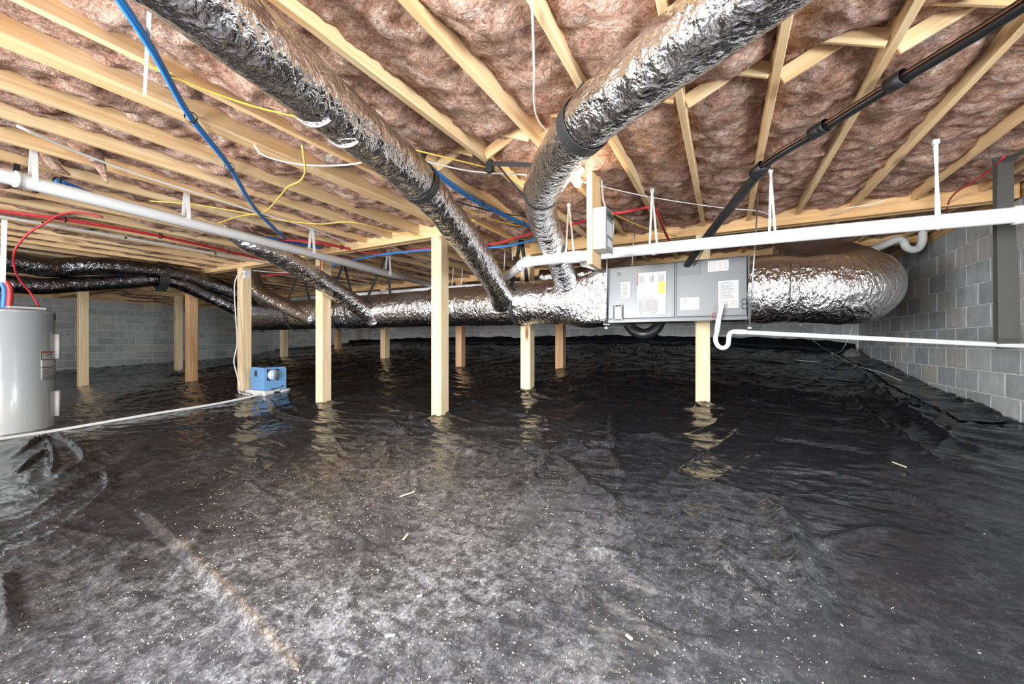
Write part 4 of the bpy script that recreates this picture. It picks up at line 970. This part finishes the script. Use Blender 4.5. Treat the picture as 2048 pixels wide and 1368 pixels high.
g = G(); g.box((DX, DY + .09, DZ + .012), (DX + .004, DY + .24, DZ + .022)); g.tube([Vector((DX, DY + .262, DZ + .04)), Vector((DX + .015, DY + .262, DZ + .04))], .012, 12); g.obj('drain_fitting', [M['ink']], dh)
for (a, b, c_, d_, lab) in ((-.42, -.05, .09, .10, 'front white block under the blue dehumidifier'), (-.36, .22, .08, .36, 'rear white block under the blue dehumidifier')):
    g = G(); zz = min(zmesh(DX + a, DY + b), zmesh(DX + c_, DY + d_)); g.box((DX + a, DY + b, DZ - .085), (DX + c_, DY + d_, DZ - .002), 0, .005); tag(g.obj('support_block', [M['pvc']]), lab, 'block')

# ------------------------------------------------------------------ water heater
HK = 1.075; HX, HY, HR = -6.28 * HK, 1.157 * HK, .28 * HK; HB, HT = zmesh(HX, HY) - .01, .325 * HK
wh = thing('water_heater', 'light grey cylindrical water heater at the left edge', 'water heater', (HX, HY, HB))
zs = [HB, HB + .003, HB + .03, HB + .035, HT - .03, HT - .027, HT - .022, HT - .005, HT, HT + .012, HT + .018]; rs = [HR - .006, HR, HR, HR - .004, HR - .004, HR, HR + .002, HR, HR - .012, HR - .05, .01]
tube('tank', [Vector((HX, HY, z)) for z in zs], rs, M['heater'], wh, 64, straight=True)
am = math.atan2(.9745, .2243)                     # azimuth of the visible right edge
def patch(name, a0, a1, z0, z1, r, m, parent, th=.003):
    A = np.linspace(a0, a1, 14); v = []; 
    for a in A:
        for rr in (HR + r, HR + r + th):
            for z in (z0 * HK, z1 * HK): v.append((HX + rr * math.cos(a), HY + rr * math.sin(a), z))
    f = []
    for i in range(len(A) - 1):
        b = i * 4; f += [(b + 2, b + 6, b + 7, b + 3), (b, b + 1, b + 5, b + 4), (b + 1, b + 3, b + 7, b + 5), (b, b + 4, b + 6, b + 2)]
    f += [(0, 2, 3, 1), (b + 4, b + 5, b + 7, b + 6)]
    return mk(name, v, f, m, parent, True)
dg = math.radians
ac = math.atan2(-HY, -HX)                         # towards the camera
zl1, zl0 = -.085, -.375
lab = patch('rating_label', ac + dg(38), ac + dg(82), zl0, zl1, -.003, M['label'], wh)
for a0, a1, z0, z1, m_ in ((38, 82, zl1 - .012, zl1, 'red_ink'), (38, 39.5, zl1 - .08, zl1, 'ink'), (38, 82, zl1 - .088, zl1 - .08, 'ink'), (38, 82, zl1 - .165, zl1 - .157, 'ink'), (48, 53, zl1 - .040, zl1 - .030, 'ink'), (55, 62, zl1 - .036, zl1 - .024, 'ink'), (58, 64, zl1 - .068, zl1 - .058, 'ink'), (40, 78, zl1 - .185, zl1 - .180, 'grey_ink'), (40, 55, zl1 - .20, zl1 - .195, 'grey_ink'), (40, 52, zl1 - .225, zl1 - .22, 'ink'), (44, 76, zl1 - .255, zl1 - .25, 'grey_ink'), (44, 70, zl1 - .275, zl1 - .27, 'grey_ink'), (70, 76, zl1 - .265, zl1 - .25, 'ink'), (66, 74, zl1 - .11, zl1 - .095, 'grey_ink')):
    patch('printing', ac + dg(a0), ac + dg(a1), z0, z1, .0002, M[m_], lab, .0008)
for z0, z1 in ((-.165, .09), (-.76, -.50)):
    patch('access_cover', ac + dg(70), ac + dg(108), z0, z1, -.006, M['white'], wh, .042)
patch('badge', ac + dg(72), ac + dg(84), .24, .30, -.003, M['ink'], wh)
for (x, y0, m_, r) in ((7, 548, 'bluepex', .024), (18, 548, 'redpex', .024)):
    p = at_d(x, 602, 4.3); tube('supply_pipe' if m_ == 'bluepex' else 'hot_pipe', [Vector((p.x, p.y, HT)), Vector((p.x, p.y, .62)), Vector((p.x - .02, p.y - .04, .68)), Vector((p.x - .1, p.y - .2, .70))], r, M[m_], wh, 14, .03)
p = at_d(26, 607, 4.3); g = G(); g.box((p.x - .05, p.y - .05, HT + .01), (p.x + .10, p.y + .22, HT + .045), 0, .006); g.obj('top_cover', [M['box']], wh)
line('power_cable', 'thin red cable looping from the joists to the top of the water heater', [(78, 614), (66, 592), (40, 560), (29, 535), (30, 500), (58, 466), (90, 447), (118, 430), (160, 425), (205, 434)], [4.25, 4.2, 4.05, 3.9, 3.8, 3.8, 3.8, 3.75, 3.68, 3.7], .009, 'redpex', depth=True)
pv = at_d(8, 500, 3.3); g = G(); ribbon(g, [at_d(9, 440, 3.75), at_d(5, 565, 3.75)], .035, (.3, 1, 0), .006)
tag(g.obj('loose_strap', [M['white']]), 'white strap hanging straight down above the water heater', 'strap')

# ------------------------------------------------------------------ liner edge along the right wall, stone, chips
ed = [(1697, 700, .06), (1722, 716, .03), (1745, 724, .10), (1775, 742, .06), (1800, 775, .03), (1830, 800, .06), (1862, 822, .10), (1890, 832, .05), (1925, 850, .03), (1960, 852, .05), (2000, 848, .10), (2022, 852, .14), (2032, 880, .0)]
rows = []
for k, (x, y, h) in enumerate(ed):
    p = at_x(x, y, XR - .03 - .02 * (k % 3)); zf = zmesh(min(p.x, XR - .02), min(p.y, YB - .05))
    rows.append((p, zf))
V, Fc = [], []; NY = 7; Yl = [p.y for p, _ in rows][::-1]; Zl = [max(p.z, z + .01) for p, z in rows][::-1]
ys = np.linspace(min(Yl), YB - .02, 150); zt_ = np.interp(ys, Yl, Zl) + .02 * (vn(ys * 7, 1.1) - .5)
for i, y in enumerate(ys):
    wv = .02 * math.sin(y * 9) + .03 * (float(vn(y * 5, 3.3)) - .5)
    for j in range(NY):
        u = j / (NY - 1); x = XR - .36 + .31 * u ** .5 + wv * u; zf = zmesh(min(x, XR - .02), y); V.append((x, y, zf + .010 + (max(zt_[i], zf + .02) - zf) * u ** 3 + .012 * (float(vn(y * 12, u * 3, 5.0)) - .3) * (u < .95) * (u > 0)))
for i in range(len(ys) - 1):
    for j in range(NY - 1): b = i * NY + j; Fc.append((b, b + 1, b + NY + 1, b + NY))
nv = len(V); V2 = [(x + .001, y, z - .003) for x, y, z in V]
o = mk('liner_flap', V + V2, Fc + [tuple(i + nv for i in q[::-1]) for q in Fc], M['strap'], None, True); o.data.materials[0] = M['liner']; tag(o, 'loose black sheet edge turned up against the right block wall', 'plastic sheet')
ys = np.linspace(XL + .2, XR - .04, 270); V, Fc = [], []
for i, x in enumerate(ys):
    hgt = .10 + .10 * float(fbm(x * 1.3, .5, 0, 3)); hgt = hgt if x > -11 else hgt * .5
    for j in range(5):
        u = j / 4; y = YB - .30 + .275 * u ** .5; zf = zmesh(x, min(y, YB - .05)); V.append((x, y + .008 * math.sin(x * 11) * u, zf + .008 + hgt * u ** 2.5 + .01 * (float(vn(x * 9, u * 3)) - .5)))
for i in range(len(ys) - 1):
    for j in range(4): b = i * 5 + j; Fc.append((b, b + 5, b + 6, b + 1))
nv = len(V); V2 = [(x, y + .001, z - .003) for x, y, z in V]
o = mk('liner_flap', V + V2, Fc + [tuple(i + nv for i in q[::-1]) for q in Fc], M['liner'], None, True); tag(o, 'black sheet edge turned up along the back block wall', 'plastic sheet')
p = at_d(1704, 712, 6.6); sv, sf = [], []
bm_n = 10
for i in range(bm_n + 1):
    for j in range(14):
        a, b = math.pi * i / bm_n, 2 * math.pi * j / 14; k = 1 + .35 * (float(vn(math.cos(b) * 1.7 + 5, math.sin(b) * 1.7 + i * .35, 2.0)) - .5)
        sv.append((p.x + .12 * k * math.sin(a) * math.cos(b), p.y + .09 * k * math.sin(a) * math.sin(b), p.z + .11 * k * math.cos(a)))
for i in range(bm_n):
    for j in range(14): sf.append((i * 14 + j, i * 14 + (j + 1) % 14, (i + 1) * 14 + (j + 1) % 14, (i + 1) * 14 + j))
tag(mk('rock', sv, sf, M['stone'], None, False), 'grey lump of rock in the far right corner on the liner', 'rock')
for k, (x0, y0, x1, y1, lab) in enumerate(((800, 996, 829, 985, 'long pale wood splinter on the dusty liner in the middle'), (806, 1083, 816, 1071, 'short pale wood splinter below the long one on the liner'), (770, 1274, 790, 1273, 'small pale splinter near the bottom middle of the liner'), (834, 1204, 844, 1203, 'tiny pale splinter between the short one and the bottom one'), (1252, 1283, 1264, 1290, 'forked wood chip near the bottom right of the dusty patch'), (1785, 936, 1812, 950, 'thin pale sliver on the liner before the right wall'))):
    a, b = drop(x0, y0, .008), drop(x1, y1, .008); tag(member('wood_splinter', a, b, .010, .006, M['chip'], None, ch=.001), lab, 'wood splinter')
rng = np.random.RandomState(3); V, Fc = [], []; cnt = 0
while cnt < 6500:
    x, y = rng.uniform(-3.6, 1.6), .35 + 3.0 * rng.rand() ** 1.3; j = int(np.searchsorted(gx, x)); i = int(np.searchsorted(gy, y))
    if rng.rand() > np.clip(du[i, j] - .25, 0.004, 1.2) * .8: continue
    s = rng.uniform(.0006, .0017); l = s * rng.uniform(1, 3.5); a = rng.uniform(0, 6.28); z = zmesh(x, y); ca, sa = math.cos(a), math.sin(a); b = len(V)
    for (q, r_, h) in ((-l, -s, .0005), (l, -s, .0005), (l, s, .002), (-l, s, .002), (0, 0, s * 1.2)): V.append((x + q * ca - r_ * sa, y + q * sa + r_ * ca, z + h))
    Fc += [(b, b + 1, b + 4), (b + 1, b + 2, b + 4), (b + 2, b + 3, b + 4), (b + 3, b, b + 4)]; cnt += 1
o = mk('sawdust', V, Fc, M['chip']); o['kind'] = 'stuff'; o['label'] = 'pale sawdust flecks scattered over the black liner'; o['category'] = 'sawdust'
# torn tufts of insulation hanging between the left joists
for k, (x0, y0, x1, y1, x2, y2, lab) in enumerate(((165, 285, 195, 325, 215, 368, 'long brown insulation tuft hanging across two joists above the left drain pipe'), (90, 312, 115, 335, 140, 350, 'short brown insulation tuft beside the first white hanger'))):
    P = [at_z(x0, y0, HJ + .05), at_z(x1, y1, HJ - .02), at_d(x2, y2, at_z(x1, y1, HJ - .02).dot(Vector((-SN, CS, 0))) + .06)]
    v, f = tube_geo(smooth_path(P, .012), np.interp(np.linspace(0, 1, len(smooth_path(P, .012))), [0, .4, 1], [.07, .04, .006]), 14, True, crinkle(.35, .2, k + 2))
    tag(mk('insulation_tuft', v, f, M['insulation'], None, True), lab, 'insulation')
